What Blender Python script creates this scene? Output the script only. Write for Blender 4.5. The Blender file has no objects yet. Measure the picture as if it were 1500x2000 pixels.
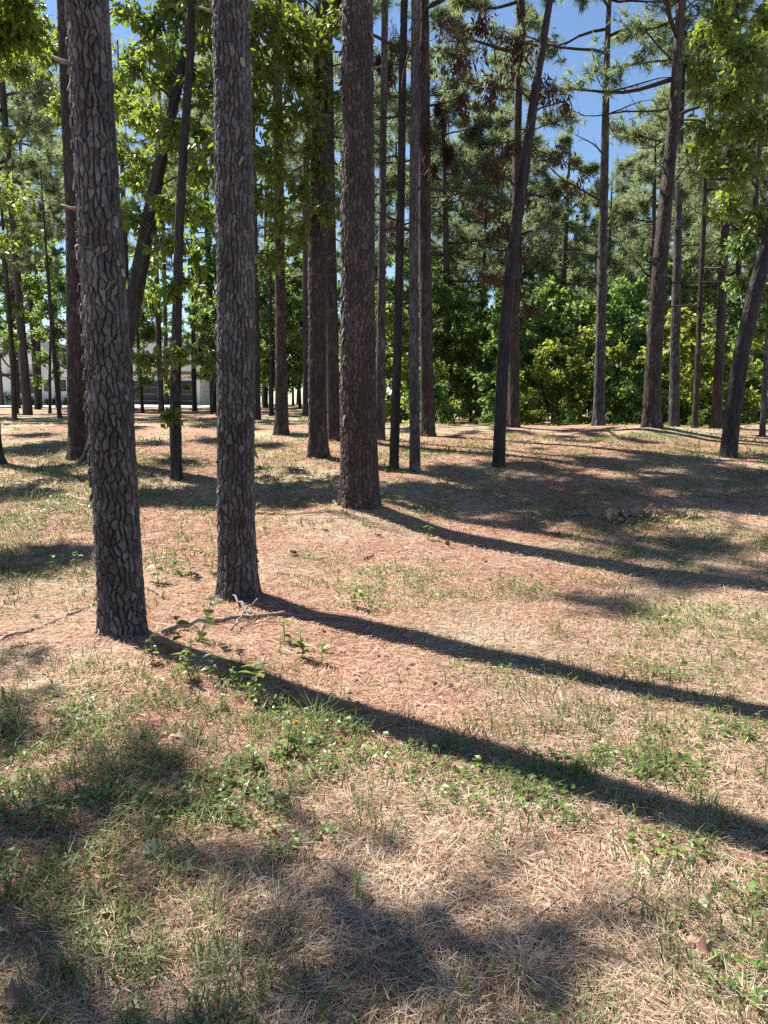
import bpy, math, random
import numpy as np
from mathutils import Vector, Matrix, Quaternion

R = math.radians
random.seed(7)
scene = bpy.context.scene
col = scene.collection

# ------------------------------------------------------------------ camera, sky, sun, exposure
FPX = 1502.0            # focal length in pixels of the 1500 x 2000 photograph
PITCH = R(8.0)
EYE = 1.6
cam_d = bpy.data.cameras.new('camera')
cam_d.sensor_fit = 'HORIZONTAL'; cam_d.sensor_width = 26.0; cam_d.lens = 26.0 * FPX / 1500.0
cam_d.clip_start = 0.05; cam_d.clip_end = 2000
cam = bpy.data.objects.new('camera', cam_d); col.objects.link(cam)
cam.location = (0, 0, EYE); cam.rotation_euler = (R(90) - PITCH, 0, 0)
scene.camera = cam

SUN_EL = R(52.0)
SUN_AZ = np.array([-0.79, 0.613])           # horizontal direction towards the sun
w = bpy.data.worlds.new('World'); scene.world = w; w.use_nodes = True
nt = w.node_tree; bg = nt.nodes['Background']
sky = nt.nodes.new('ShaderNodeTexSky'); sky.sky_type = 'NISHITA'; sky.sun_disc = False
sky.sun_elevation = SUN_EL; sky.sun_rotation = math.atan2(SUN_AZ[0], SUN_AZ[1])
sky.air_density = 1.0; sky.dust_density = 0.1; sky.ozone_density = 4.0
nt.links.new(sky.outputs[0], bg.inputs[0]); bg.inputs[1].default_value = 0.06
sl = bpy.data.lights.new('sun', 'SUN'); sl.energy = 5.0; sl.angle = R(0.53); sl.color = (1.0, 0.95, 0.86)
so = bpy.data.objects.new('sun', sl); col.objects.link(so)
ldir = Vector((-SUN_AZ[0] * math.cos(SUN_EL), -SUN_AZ[1] * math.cos(SUN_EL), -math.sin(SUN_EL)))
so.rotation_euler = ldir.to_track_quat('-Z', 'Y').to_euler(); so.location = (-10, 8, 25)
vs = scene.view_settings
vs.view_transform = 'Standard'; vs.look = 'None'; vs.gamma = 1.0; vs.exposure = 1.42; vs.use_curve_mapping = False
scene.cycles.max_bounces = 6; scene.cycles.diffuse_bounces = 2; scene.cycles.glossy_bounces = 2
scene.cycles.transmission_bounces = 4; scene.cycles.caustics_reflective = False; scene.cycles.caustics_refractive = False
scene.cycles.use_denoising = False
scene.cycles.sample_clamp_indirect = 6.0

# ------------------------------------------------------------------ small numeric helpers
def h2(i, j, s=0.0):
    v = np.sin(i * 127.1 + j * 311.7 + s * 74.7 + 0.13) * 43758.5453
    return v - np.floor(v)
def vnoise(x, y, s=0.0):
    xi = np.floor(x); yi = np.floor(y); u = x - xi; v = y - yi
    u = u * u * (3 - 2 * u); v = v * v * (3 - 2 * v)
    return (h2(xi, yi, s) * (1 - u) + h2(xi + 1, yi, s) * u) * (1 - v) + (h2(xi, yi + 1, s) * (1 - u) + h2(xi + 1, yi + 1, s) * u) * v
def fbm(x, y, s=0.0, o=3):
    t = 0; a = 0.5; n = 0
    for k in range(o):
        t = t + a * vnoise(x * 2 ** k, y * 2 ** k, s + k); n += a; a *= 0.5
    return t / n
def sstep(a, b, x):
    t = np.clip((x - a) / (b - a), 0, 1); return t * t * (3 - 2 * t)
def nrm(v):
    return v / np.maximum(np.linalg.norm(v, axis=-1, keepdims=True), 1e-9)

# ------------------------------------------------------------------ terrain
MOUNDS = []
PY = np.array([-400, 0, 5, 7, 10, 14, 20, 26, 40, 55, 62, 120, 2000.])
PZ = np.array([0, 0, 0, 0.05, 0.22, 0.60, 1.03, 1.14, 1.22, 1.5, 1.55, 1.6, 1.6])
_fy = np.linspace(-20, 130, 1501); _fz = np.interp(_fy, PY, PZ)
_k = np.hanning(31); _k /= _k.sum(); _fz = np.convolve(np.pad(_fz, 15, mode='edge'), _k, mode='valid')
def terrain0(x, y):
    x = np.asarray(x, float); y = np.asarray(y, float)
    z = np.interp(y, _fy, _fz)
    side = sstep(-1.5, 2.5, x - 0.02 * y)
    z = z - side * 1.0 * sstep(21, 28, y)
    near = sstep(1.0, 5.0, np.hypot(x, y))
    z = z + (fbm(x * 0.45, y * 0.45, 3) - 0.5) * 0.12 * near + (fbm(x * 1.9, y * 1.9, 9) - 0.5) * 0.05
    return z
def terrain(x, y):
    z = terrain0(x, y)
    for mx, my, a, r in MOUNDS:
        z = z + a * np.exp(-((x - mx) ** 2 + (y - my) ** 2) / (2 * r * r))
    return z
cp, sp_ = math.cos(PITCH), math.sin(PITCH)
def ray(px, py):
    a = (px - 750) / FPX; b = -(py - 1000) / FPX
    return np.array([a, cp + b * sp_, -sp_ + b * cp])
def hit(px, py, extra=0.0, tf=None):
    d = ray(px, py); t = np.geomspace(1.0, 400, 6000)
    z = EYE + d[2] * t; g = (tf or terrain)(d[0] * t, d[1] * t) + extra
    k = np.argmax(z <= g)
    if z[k] > g[k]: k = len(t) - 1
    tt = t[k]
    return np.array([d[0] * tt, d[1] * tt, EYE + d[2] * tt])
def at_y(px, py, Y):
    d = ray(px, py); t = Y / d[1]
    return np.array([d[0] * t, Y, EYE + d[2] * t])

# ------------------------------------------------------------------ mesh helpers
def mesh_np(name, V, F, mats, smooth=True, attrs=None, fmat=None):
    me = bpy.data.meshes.new(name)
    V = np.asarray(V, np.float32)
    F = [np.asarray(f, np.int32) for f in F if len(f)]
    me.vertices.add(len(V)); me.vertices.foreach_set('co', V.ravel())
    loops = np.concatenate([f.ravel() for f in F]); tot = np.concatenate([np.full(len(f), f.shape[1]) for f in F])
    starts = np.concatenate([[0], np.cumsum(tot)[:-1]]).astype(np.int32)
    me.loops.add(len(loops)); me.loops.foreach_set('vertex_index', loops)
    me.polygons.add(len(tot)); me.polygons.foreach_set('loop_start', starts)
    me.polygons.foreach_set('use_smooth', np.full(len(tot), smooth))
    for k, a in (attrs or {}).items():
        me.attributes.new(k, 'FLOAT', 'POINT').data.foreach_set('value', np.asarray(a, np.float32))
    for m in (mats if isinstance(mats, (list, tuple)) else [mats]): me.materials.append(m)
    if fmat is not None: me.polygons.foreach_set('material_index', np.asarray(fmat, np.int32))
    me.update(calc_edges=True)
    return me
def obj(name, me, parent=None, loc=(0, 0, 0)):
    o = bpy.data.objects.new(name, me); col.objects.link(o); o.location = loc
    if parent: o.parent = parent
    return o
def tag(o, label, cat, group=None, kind=None):
    if label: o['label'] = label
    if cat: o['category'] = cat
    if group: o['group'] = group
    if kind: o['kind'] = kind
    return o
def empty(name, loc, label, cat, group=None):
    o = bpy.data.objects.new(name, None); col.objects.link(o); o.location = loc; o.empty_display_size = 0.2
    return tag(o, label, cat, group)

class MB:
    def __init__(s): s.V = []; s.Q = []; s.T = []; s.A = []; s.n = 0
    def add(s, V, Q=None, T=None, a=None):
        V = np.asarray(V, float).reshape(-1, 3)
        if Q is not None and len(Q): s.Q.append(np.asarray(Q) + s.n)
        if T is not None and len(T): s.T.append(np.asarray(T) + s.n)
        s.A.append(np.full(len(V), 0.5) if a is None else np.broadcast_to(np.asarray(a, float), (len(V),)))
        s.V.append(V); s.n += len(V); return s
    def mesh(s, name, mat, smooth=True):
        F = []
        if s.Q: F.append(np.concatenate(s.Q))
        if s.T: F.append(np.concatenate(s.T))
        return mesh_np(name, np.concatenate(s.V), F, mat, smooth, {'tint': np.concatenate(s.A)})
    def box(s, x0, x1, y0, y1, z0, z1, a=0.5):
        V = [(x, y, z) for z in (z0, z1) for y in (y0, y1) for x in (x0, x1)]
        return s.add(V, [(0, 2, 3, 1), (4, 5, 7, 6), (0, 1, 5, 4), (2, 6, 7, 3), (0, 4, 6, 2), (1, 3, 7, 5)], a=a)
    def tube(s, P, rad, seg=6, a=0.5, lump=0.0):
        P = np.asarray(P, float); n = len(P); rad = np.broadcast_to(np.asarray(rad, float), (n,))
        d = nrm(np.gradient(P, axis=0)); ref = np.array([0.31, 0.2, 0.93]) if abs(d[0][2]) < 0.8 else np.array([0.95, 0.3, 0.1])
        e1 = nrm(np.cross(d, ref)); e2 = np.cross(d, e1)
        th = np.arange(seg) * 2 * math.pi / seg
        rr = rad[:, None, None]
        if lump: rr = rr * (1 + lump * (h2(np.arange(n)[:, None] * 1.7, np.arange(seg)[None] * 3.1, P[0][0]) - 0.5))[:, :, None]
        V = P[:, None] + rr * (np.cos(th)[None, :, None] * e1[:, None] + np.sin(th)[None, :, None] * e2[:, None])
        i = np.arange(n - 1)[:, None] * seg; j = np.arange(seg)[None]; k = (j + 1) % seg
        Q = np.stack([i + j, i + k, i + seg + k, i + seg + j], -1).reshape(-1, 4)
        V = V.reshape(-1, 3); V = np.concatenate([V, P[:1], P[-1:]])
        c = n * seg
        T = [(c, int((q + 1) % seg), int(q)) for q in range(seg)] + [(c + 1, int((n - 1) * seg + q), int((n - 1) * seg + (q + 1) % seg)) for q in range(seg)]
        return s.add(V, Q, T, a)

def prisms(mb, S, E, r0, r1):
    """many thin three-sided twigs"""
    S = np.asarray(S); E = np.asarray(E); n = len(S)
    if n == 0: return
    d = nrm(E - S); e1 = nrm(np.cross(d, np.array([0.3, 0.5, 0.81]))); e2 = np.cross(d, e1)
    V = np.zeros((n, 6, 3))
    for k in range(3):
        c, s = math.cos(k * 2.094), math.sin(k * 2.094)
        V[:, k] = S + (c * e1 + s * e2) * r0; V[:, 3 + k] = E + (c * e1 + s * e2) * r1
    b = np.arange(n)[:, None, None] * 6
    Q = (b + np.array([[0, 1, 4, 3], [1, 2, 5, 4], [2, 0, 3, 5]])[None]).reshape(-1, 4)
    mb.add(V.reshape(-1, 3), Q)

def leaves(mb, P, D, N, L, W, tint, near=False):
    n = len(P); D = nrm(D); S = nrm(np.cross(D, N)); N = np.cross(S, D)
    L = np.broadcast_to(np.asarray(L, float), (n,))[:, None]; W = np.broadcast_to(np.asarray(W, float), (n,))[:, None]
    tint = np.broadcast_to(tint, (n,))
    mid = P + D * L * 0.45
    if near:
        V = np.stack([P, mid + S * W * 0.5 + N * W * 0.12, mid, mid - S * W * 0.5 + N * W * 0.12, P + D * L - N * L * 0.12], 1)
        b = np.arange(n)[:, None, None] * 5
        T = (b + np.array([[0, 2, 1], [0, 3, 2], [1, 2, 4], [2, 3, 4]])[None]).reshape(-1, 3)
        mb.add(V.reshape(-1, 3), None, T, np.repeat(tint, 5))
    else:
        V = np.stack([P, mid + S * W * 0.5, P + D * L - N * L * 0.08, mid - S * W * 0.5], 1)
        b = np.arange(n)[:, None] * 4
        mb.add(V.reshape(-1, 3), b + np.arange(4)[None], None, np.repeat(tint, 4))

def strips(mb, P, D, U, L, W, bend, tint):
    """thin tapering blades: base at P, direction D, curling along U"""
    n = len(P); D = nrm(D); S = nrm(np.cross(D, U)); L = np.asarray(L)[:, None]; W = np.asarray(W)[:, None]; bend = np.asarray(bend)[:, None]
    m = P + D * L * 0.5 + U * bend * L * 0.12; t = P + D * L - U * bend * L * 0.25
    V = np.stack([P - S * W * .5, P + S * W * .5, m - S * W * .45, m + S * W * .45, t], 1)
    b = np.arange(n)[:, None, None] * 5
    T = (b + np.array([[0, 1, 3], [0, 3, 2], [2, 3, 4]])[None]).reshape(-1, 3)
    mb.add(V.reshape(-1, 3), None, T, np.repeat(tint, 5))

# ------------------------------------------------------------------ materials
def newmat(name):
    m = bpy.data.materials.new(name); m.use_nodes = True; n = m.node_tree
    for x in list(n.nodes): n.nodes.remove(x)
    out = n.nodes.new('ShaderNodeOutputMaterial')
    return m, n, out
def nd(n, t, **kw):
    x = n.nodes.new(t)
    for k, v in kw.items():
        if k.startswith('i_'): x.inputs[k[2:].replace('_', ' ')].default_value = v
        else: setattr(x, k, v)
    return x
def ramp(n, stops):
    r = n.nodes.new('ShaderNodeValToRGB'); e = r.color_ramp.elements
    while len(e) > 1: e.remove(e[-1])
    e[0].position = stops[0][0]; e[0].color = (*stops[0][1], 1)
    for p, c in stops[1:]:
        q = e.new(p); q.color = (*c, 1)
    return r
def mixc(n, a, b, f, mode='MIX'):
    x = n.nodes.new('ShaderNodeMix'); x.data_type = 'RGBA'; x.blend_type = mode
    for s, v in ((6, a), (7, b), (0, f)):
        if hasattr(v, 'is_linked') or hasattr(v, 'links'): n.links.new(v, x.inputs[s])
        else: x.inputs[s].default_value = (*v, 1) if s else v
    return x.outputs[2]

def leaf_mat(name, stops, trans, tw=0.42, rough=0.45, spec=0.4, hue=0.05):
    m, n, out = newmat(name)
    at = nd(n, 'ShaderNodeAttribute', attribute_name='tint'); rp = ramp(n, stops); n.links.new(at.outputs['Fac'], rp.inputs[0])
    oi = nd(n, 'ShaderNodeObjectInfo'); hs = nd(n, 'ShaderNodeHueSaturation')
    mr = nd(n, 'ShaderNodeMapRange'); mr.inputs[3].default_value = 0.5 - hue * 0.5; mr.inputs[4].default_value = 0.5 + hue * 0.4
    n.links.new(oi.outputs['Random'], mr.inputs[0]); n.links.new(mr.outputs[0], hs.inputs['Hue']); n.links.new(rp.outputs[0], hs.inputs['Color'])
    mv = nd(n, 'ShaderNodeMapRange'); mv.inputs[3].default_value = 0.75; mv.inputs[4].default_value = 1.25
    n.links.new(oi.outputs['Random'], mv.inputs[0]); n.links.new(mv.outputs[0], hs.inputs['Value'])
    p = nd(n, 'ShaderNodeBsdfPrincipled'); p.inputs['Roughness'].default_value = rough; p.inputs['Specular IOR Level'].default_value = spec
    n.links.new(hs.outputs[0], p.inputs['Base Color'])
    t = nd(n, 'ShaderNodeBsdfTranslucent')
    n.links.new(mixc(n, hs.outputs[0], trans, 0.7), t.inputs[0])
    mx = nd(n, 'ShaderNodeMixShader'); mx.inputs[0].default_value = tw
    n.links.new(p.outputs[0], mx.inputs[1]); n.links.new(t.outputs[0], mx.inputs[2]); n.links.new(mx.outputs[0], out.inputs[0])
    return m

M = {}
M['leaf'] = leaf_mat('hardwood_leaf', [(0, (.035, .075, .025)), (.55, (.072, .135, .036)), (1, (.13, .195, .05))], (.40, .52, .06), 0.48, 0.36, 0.5)
M['leaf_far'] = leaf_mat('wood_leaf', [(0, (.035, .08, .03)), (.6, (.08, .155, .046)), (1, (.14, .215, .06))], (.36, .52, .11), 0.54, 0.42, 0.45, 0.07)
M['leaf_lime'] = leaf_mat('lime_leaf', [(0, (.06, .10, .03)), (.6, (.11, .16, .04)), (1, (.17, .21, .05))], (.54, .60, .10), 0.55, 0.45, 0.4)
M['needle'] = leaf_mat('pine_needle', [(0, (.06, .09, .055)), (.5, (.12, .155, .095)), (1, (.20, .22, .13))], (.44, .54, .24), 0.5, 0.6, 0.15)
M['dead_leaf'] = leaf_mat('dead_leaf', [(0, (.035, .022, .017)), (.6, (.085, .052, .038)), (1, (.17, .11, .08))], (.24, .13, .08), 0.25, 0.6, 0.2)
M['dry_leaf'] = leaf_mat('dry_leaf', [(0, (.20, .13, .09)), (.4, (.42, .34, .19)), (1, (.62, .55, .34))], (.5, .42, .2), 0.2, 0.6, 0.3)
M['brown_leaf'] = leaf_mat('brown_fallen_leaf', [(0, (.18, .10, .07)), (.5, (.32, .20, .14)), (1, (.48, .34, .25))], (.4, .22, .12), 0.15, 0.6, 0.3)
M['weed'] = leaf_mat('weed_leaf', [(0, (.06, .11, .035)), (.5, (.12, .19, .05)), (1, (.22, .28, .07))], (.38, .46, .08), 0.35, 0.4, 0.4)
M['grass'] = leaf_mat('grass_blade', [(0, (.07, .11, .045)), (.45, (.15, .20, .08)), (.8, (.28, .29, .12)), (1, (.42, .36, .18))], (.34, .38, .11), 0.3, 0.5, 0.3)
M['straw'] = leaf_mat('pine_straw', [(0, (.09, .045, .032)), (.3, (.34, .165, .10)), (.65, (.58, .325, .215)), (1, (.73, .52, .385))], (.5, .24, .13), 0.12, 0.5, 0.35, 0.0)
M['dry_grass'] = leaf_mat('dry_grass', [(0, (.20, .15, .10)), (.35, (.47, .37, .25)), (.75, (.66, .56, .41)), (1, (.78, .70, .57))], (.55, .45, .22), 0.18, 0.5, 0.3, 0.0)
M['petal'] = leaf_mat('yellow_petal', [(0, (.75, .50, .02)), (1, (.85, .62, .04))], (.7, .5, .03), 0.2, 0.5, 0.3)

def bark_mat(name, cracks, stops, grain=60.0, bump=0.5, sheen=0.0):
    m, n, out = newmat(name)
    tint = nd(n, 'ShaderNodeAttribute', attribute_name='tint'); ridge = nd(n, 'ShaderNodeAttribute', attribute_name='ridge')
    tc = nd(n, 'ShaderNodeTexCoord'); mp = nd(n, 'ShaderNodeMapping'); mp.inputs['Scale'].default_value = (1, 1, 0.45)
    n.links.new(tc.outputs['Object'], mp.inputs[0])
    n1 = nd(n, 'ShaderNodeTexNoise'); n1.inputs['Scale'].default_value = grain; n1.inputs['Detail'].default_value = 6; n1.inputs['Roughness'].default_value = .65
    n2 = nd(n, 'ShaderNodeTexNoise'); n2.inputs['Scale'].default_value = 5; n2.inputs['Detail'].default_value = 4
    n.links.new(mp.outputs[0], n1.inputs[0]); n.links.new(mp.outputs[0], n2.inputs[0])
    ad = nd(n, 'ShaderNodeMath', operation='MULTIPLY_ADD'); ad.inputs[1].default_value = 0.5
    n.links.new(n2.outputs[0], ad.inputs[0]); 
    t5 = nd(n, 'ShaderNodeMath', operation='MULTIPLY'); t5.inputs[1].default_value = 0.55
    n.links.new(tint.outputs['Fac'], t5.inputs[0]); n.links.new(t5.outputs[0], ad.inputs[2])
    n3 = nd(n, 'ShaderNodeTexNoise'); n3.inputs['Scale'].default_value = 1.1; n3.inputs['Detail'].default_value = 3; n.links.new(tc.outputs['Object'], n3.inputs[0])
    a3 = nd(n, 'ShaderNodeMath', operation='MULTIPLY_ADD'); a3.inputs[1].default_value = 0.5; a3.inputs[2].default_value = -0.25
    n.links.new(n3.outputs[0], a3.inputs[0]); a4 = nd(n, 'ShaderNodeMath', operation='ADD'); n.links.new(ad.outputs[0], a4.inputs[0]); n.links.new(a3.outputs[0], a4.inputs[1])
    rp = ramp(n, stops); n.links.new(a4.outputs[0], rp.inputs[0])
    g = ramp(n, [(.25, (.62, .62, .62)), (.75, (1.25, 1.25, 1.25))]); n.links.new(n1.outputs[0], g.inputs[0])
    c = mixc(n, rp.outputs[0], g.outputs[0], 1.0, 'MULTIPLY')
    c = mixc(n, cracks, c, ridge.outputs['Fac'])  # inner-bark brown, darkened further to deepen the shade between plates
    p = nd(n, 'ShaderNodeBsdfPrincipled'); p.inputs['Roughness'].default_value = .6; p.inputs['Specular IOR Level'].default_value = .35; p.inputs['Sheen Weight'].default_value = sheen; p.inputs['Sheen Roughness'].default_value = .35; p.inputs['Sheen Tint'].default_value = (.85, .8, .78, 1)
    n.links.new(c, p.inputs['Base Color'])
    b = nd(n, 'ShaderNodeBump'); b.inputs['Strength'].default_value = bump; b.inputs['Distance'].default_value = .012
    n.links.new(n1.outputs[0], b.inputs['Height']); n.links.new(b.outputs[0], p.inputs['Normal'])
    n.links.new(p.outputs[0], out.inputs[0])
    return m
M['bark'] = bark_mat('pine_bark', (.016, .010, .009), [(.2, (.022, .018, .018)), (.5, (.072, .069, .072)), (.75, (.145, .143, .150)), (.95, (.215, .212, .215))])
M['flake'] = bark_mat('sunlit_bark_flake', (.10, .085, .08), [(.2, (.16, .14, .13)), (.5, (.26, .24, .23)), (.8, (.38, .36, .35))])  # paler than the trunk bark, to paint the sunlit trunk edge
M['bark_red'] = bark_mat('reddish_pine_bark', (.016, .010, .008), [(.2, (.018, .011, .009)), (.5, (.050, .034, .030)), (.75, (.105, .082, .076)), (.95, (.17, .145, .138))])
M['bark_dark'] = bark_mat('hardwood_bark', (.016, .013, .011), [(.2, (.014, .012, .012)), (.5, (.027, .024, .023)), (.8, (.06, .057, .056))], 45)
M['bark_far'] = bark_mat('far_bark', (.06, .045, .038), [(.2, (.022, .017, .015)), (.5, (.040, .032, .029)), (.8, (.08, .07, .066))], 30)
def plain(name, c, rough=.7, noise=0.0, scale=8, spec=.3, metal=0):
    m, n, out = newmat(name)
    p = nd(n, 'ShaderNodeBsdfPrincipled'); p.inputs['Roughness'].default_value = rough; p.inputs['Specular IOR Level'].default_value = spec; p.inputs['Metallic'].default_value = metal
    if noise:
        tc = nd(n, 'ShaderNodeTexCoord'); x = nd(n, 'ShaderNodeTexNoise'); x.inputs['Scale'].default_value = scale; x.inputs['Detail'].default_value = 6
        n.links.new(tc.outputs['Object'], x.inputs[0])
        r = ramp(n, [(.3, tuple(v * (1 - noise) for v in c)), (.7, tuple(min(1, v * (1 + noise)) for v in c))]); n.links.new(x.outputs[0], r.inputs[0])
        n.links.new(r.outputs[0], p.inputs['Base Color'])
        b = nd(n, 'ShaderNodeBump'); b.inputs['Strength'].default_value = .3; b.inputs['Distance'].default_value = .01
        n.links.new(x.outputs[0], b.inputs['Height']); n.links.new(b.outputs[0], p.inputs['Normal'])
    else: p.inputs['Base Color'].default_value = (*c, 1)
    n.links.new(p.outputs[0], out.inputs[0]); return m
M['stick'] = plain('dead_wood', (.24, .19, .165), .85, .45, 40)
M['stick_dark'] = plain('dark_dead_wood', (.07, .06, .058), .9, .5, 40)
M['twig'] = plain('twig', (.055, .046, .041), .9, .3, 20, .15)
M['stem'] = plain('green_stem', (.14, .15, .06), .6, .2, 30)
M['white'] = plain('white_siding', (.86, .86, .85), .6)
M['roof'] = plain('grey_shingle', (.085, .09, .10), .85, .25, 6)
M['black'] = plain('black_metal', (.03, .03, .032), .4)
M['garage'] = plain('charcoal_door', (.045, .05, .06), .45)
M['wood'] = plain('brown_timber', (.24, .12, .07), .7, .2, 10)
M['concrete'] = plain('pale_concrete', (.62, .60, .56), .85, .06, 2)
M['glass'] = plain('window_glass', (.02, .03, .03), .05, 0, 1, .6)
M['cone'] = plain('pine_cone', (.17, .12, .09), .85, .4, 60)

# ground
m, n, out = newmat('forest_floor'); M['ground'] = m
tc = nd(n, 'ShaderNodeTexCoord')
def nz(scale, detail=5, rough=.6, rot=0, sc=(1, 1, 1)):
    mp = nd(n, 'ShaderNodeMapping'); mp.inputs['Rotation'].default_value = (0, 0, rot); mp.inputs['Scale'].default_value = sc
    n.links.new(tc.outputs['Object'], mp.inputs[0])
    x = nd(n, 'ShaderNodeTexNoise'); x.inputs['Scale'].default_value = scale; x.inputs['Detail'].default_value = detail; x.inputs['Roughness'].default_value = rough
    n.links.new(mp.outputs[0], x.inputs[0]); return x.outputs[0]
f1 = ramp(n, [(.3, (.10, .055, .04)), (.5, (.31, .175, .125)), (.68, (.54, .345, .26))]); n.links.new(nz(40, 8, .75, .6, (1, .25, 1)), f1.inputs[0])
f2 = ramp(n, [(.3, (.09, .05, .037)), (.5, (.33, .19, .135)), (.7, (.56, .37, .28))]); n.links.new(nz(36, 8, .75, -.9, (.25, 1, 1)), f2.inputs[0])
hm = nz(9, 3); c = mixc(n, f1.outputs[0], f2.outputs[0], hm)
dg = ramp(n, [(.3, (.20, .16, .10)), (.7, (.58, .48, .33))]); n.links.new(nz(55, 8, .75, .2, (.35, 1, 1)), dg.inputs[0])
dm = ramp(n, [(.45, (0, 0, 0)), (.62, (1, 1, 1))]); n.links.new(nz(.55, 4), dm.inputs[0])
c = mixc(n, c, dg.outputs[0], dm.outputs[0])
gg = ramp(n, [(.3, (.06, .085, .03)), (.7, (.20, .22, .08))]); n.links.new(nz(30, 8, .75), gg.inputs[0])
gm = ramp(n, [(.52, (0, 0, 0)), (.66, (.8, .8, .8))]); n.links.new(nz(.9, 6, .65), gm.inputs[0])
c = mixc(n, c, gg.outputs[0], gm.outputs[0])
p = nd(n, 'ShaderNodeBsdfPrincipled'); p.inputs['Roughness'].default_value = .95; p.inputs['Specular IOR Level'].default_value = .1
n.links.new(c, p.inputs['Base Color'])
b = nd(n, 'ShaderNodeBump'); b.inputs['Strength'].default_value = .9; b.inputs['Distance'].default_value = .03
n.links.new(nz(28, 8, .75), b.inputs['Height']); n.links.new(b.outputs[0], p.inputs['Normal']); n.links.new(p.outputs[0], out.inputs[0])

# ------------------------------------------------------------------ trunks
def voro_cells(u, v, ncol, cw, ch, seed, jx=.55, jy=.9):
    """nearest and second nearest plate centre: distance to the joint in metres, joint direction, id, tilt"""
    ui = np.floor(u); vi = np.floor(v); big = np.full(u.shape, 99.)
    f1 = big.copy(); f2 = big.copy(); x1 = np.zeros(u.shape); y1 = x1.copy(); x2 = x1.copy(); y2 = x1.copy(); rid = x1.copy(); tilt = x1.copy()
    for i in (-1, 0, 1):
        for j in (-2, -1, 0, 1):
            ci = ui + i; cj = vi + j; cm = np.mod(ci, ncol)
            sx = ci + .5 + (h2(cm, cj, seed) - .5) * jx; sy = cj + .5 + (h2(cm, cj, seed + 5) - .5) * jy + .5 * np.mod(cm, 2)
            d = (u - sx) ** 2 + (v - sy) ** 2
            m = d < f1; m2 = (~m) & (d < f2)
            f2 = np.where(m, f1, np.where(m2, d, f2)); x2 = np.where(m, x1, np.where(m2, sx, x2)); y2 = np.where(m, y1, np.where(m2, sy, y2))
            f1 = np.where(m, d, f1); x1 = np.where(m, sx, x1); y1 = np.where(m, sy, y1); rid = np.where(m, h2(cm, cj, seed + 8), rid)
            tilt = np.where(m, (v - sy) * .6 + (u - sx) * (h2(cm, cj, seed + 12) - .5) * 2.2, tilt)
    gx_ = 2 * np.abs(x1 - x2) / cw; gy_ = 2 * np.abs(y1 - y2) / ch; gr = np.maximum(np.hypot(gx_, gy_), 1e-6)
    return (f2 - f1) / gr, gx_ / gr, rid, tilt
def voro_bark(th, z, r, cw, ch, seed):
    """returns (plate 0..1, random per plate, tilt, fine relief)"""
    ncol = max(6, 2 * int(round(math.pi * r / cw))); s_ = th * r
    wx = (fbm(s_ / cw * .5, z / ch * .8, seed, 2) - .5) * 1.3 + (vnoise(s_ / .014, z / .03, seed + 1) - .5) * .20
    wy = (fbm(s_ / cw * .6, z / ch * 1.2, seed + 2, 2) - .5) * .8 + (vnoise(s_ / .016, z / .016, seed + 4) - .5) * .09
    u = th / (2 * math.pi) * ncol + wx; v = z / ch + wy
    c1, vert, rid, tilt = voro_cells(u, v, ncol, cw, ch, seed)
    c2, v2, rid2, _ = voro_cells(u * 2 + .3, v * 2.6, ncol * 2, cw / 2, ch / 2.6, seed + 20)
    k = cw / .05
    wid = k * (.0040 + vert ** 2 * (.002 + .010 * fbm(s_ / cw * .6, z / ch * .5, seed + 9, 2)))
    pl = sstep(.15, 1.0, c1 / wid)
    fine = (.45 + .55 * sstep(0, .004 * k, c2)) * (.6 + .4 * rid2)
    return pl, np.clip(rid * .6 + rid2 * .4, 0, 1), tilt, fine

def trunk_mesh(name, P, rad, seg, zs, mat, bark=(.05, .11, .014), seed=1.0, flare=.35, roots=5):
    """P: path points relative to the base (z rising), rad at each; zs: ring heights"""
    P = np.asarray(P, float); zs = np.asarray(zs, float)
    cx = np.interp(zs, P[:, 2], P[:, 0]); cy = np.interp(zs, P[:, 2], P[:, 1]); r = np.interp(zs, P[:, 2], rad)
    if len(zs) > 12:
        k = max(3, int(len(zs) * .03) // 2 * 2 + 1); kk = np.ones(k) / k
        sm = lambda a: np.convolve(np.pad(a, k // 2, mode='reflect', reflect_type='odd'), kk, mode='valid')
        cx, cy, r = sm(cx), sm(cy), np.maximum(sm(r), .006)
    th = np.linspace(0, 2 * math.pi, seg, endpoint=False)
    T0, Z = np.meshgrid(th, zs); TH = T0 + math.pi / 2
    rb = rad[0]
    fl = np.exp(-np.maximum(Z, 0) / (rb * 1.1))
    RR = r[:, None] * (1 + flare * fl * (.75 + .5 * np.cos(TH * roots + seed * 3)) + .05 * np.sin(TH * 2 + Z * .6 + seed) + .03 * np.sin(TH * 3 - Z * 1.3 + seed))
    cw, ch, dep = bark
    pl, rid, dv, fine = voro_bark(T0, Z, np.mean(r[: max(2, len(r) // 2)]), cw, ch, seed)
    D = dep * (pl * (.55 + .30 * rid + .28 * fine) - .28 * dv * pl) - dep * .85
    D *= np.clip(r[:, None] / rb, .3, 1)
    RR = RR + D
    V = np.stack([cx[:, None] + RR * np.cos(TH), cy[:, None] + RR * np.sin(TH), Z], -1).reshape(-1, 3)
    i = np.arange(len(zs) - 1)[:, None] * seg; j = np.arange(seg)[None]; k = (j + 1) % seg
    Q = np.stack([i + j, i + k, i + seg + k, i + seg + j], -1).reshape(-1, 4)
    return mesh_np(name, V, [Q], mat, True, {'tint': rid.ravel(), 'ridge': pl.ravel()})

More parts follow.
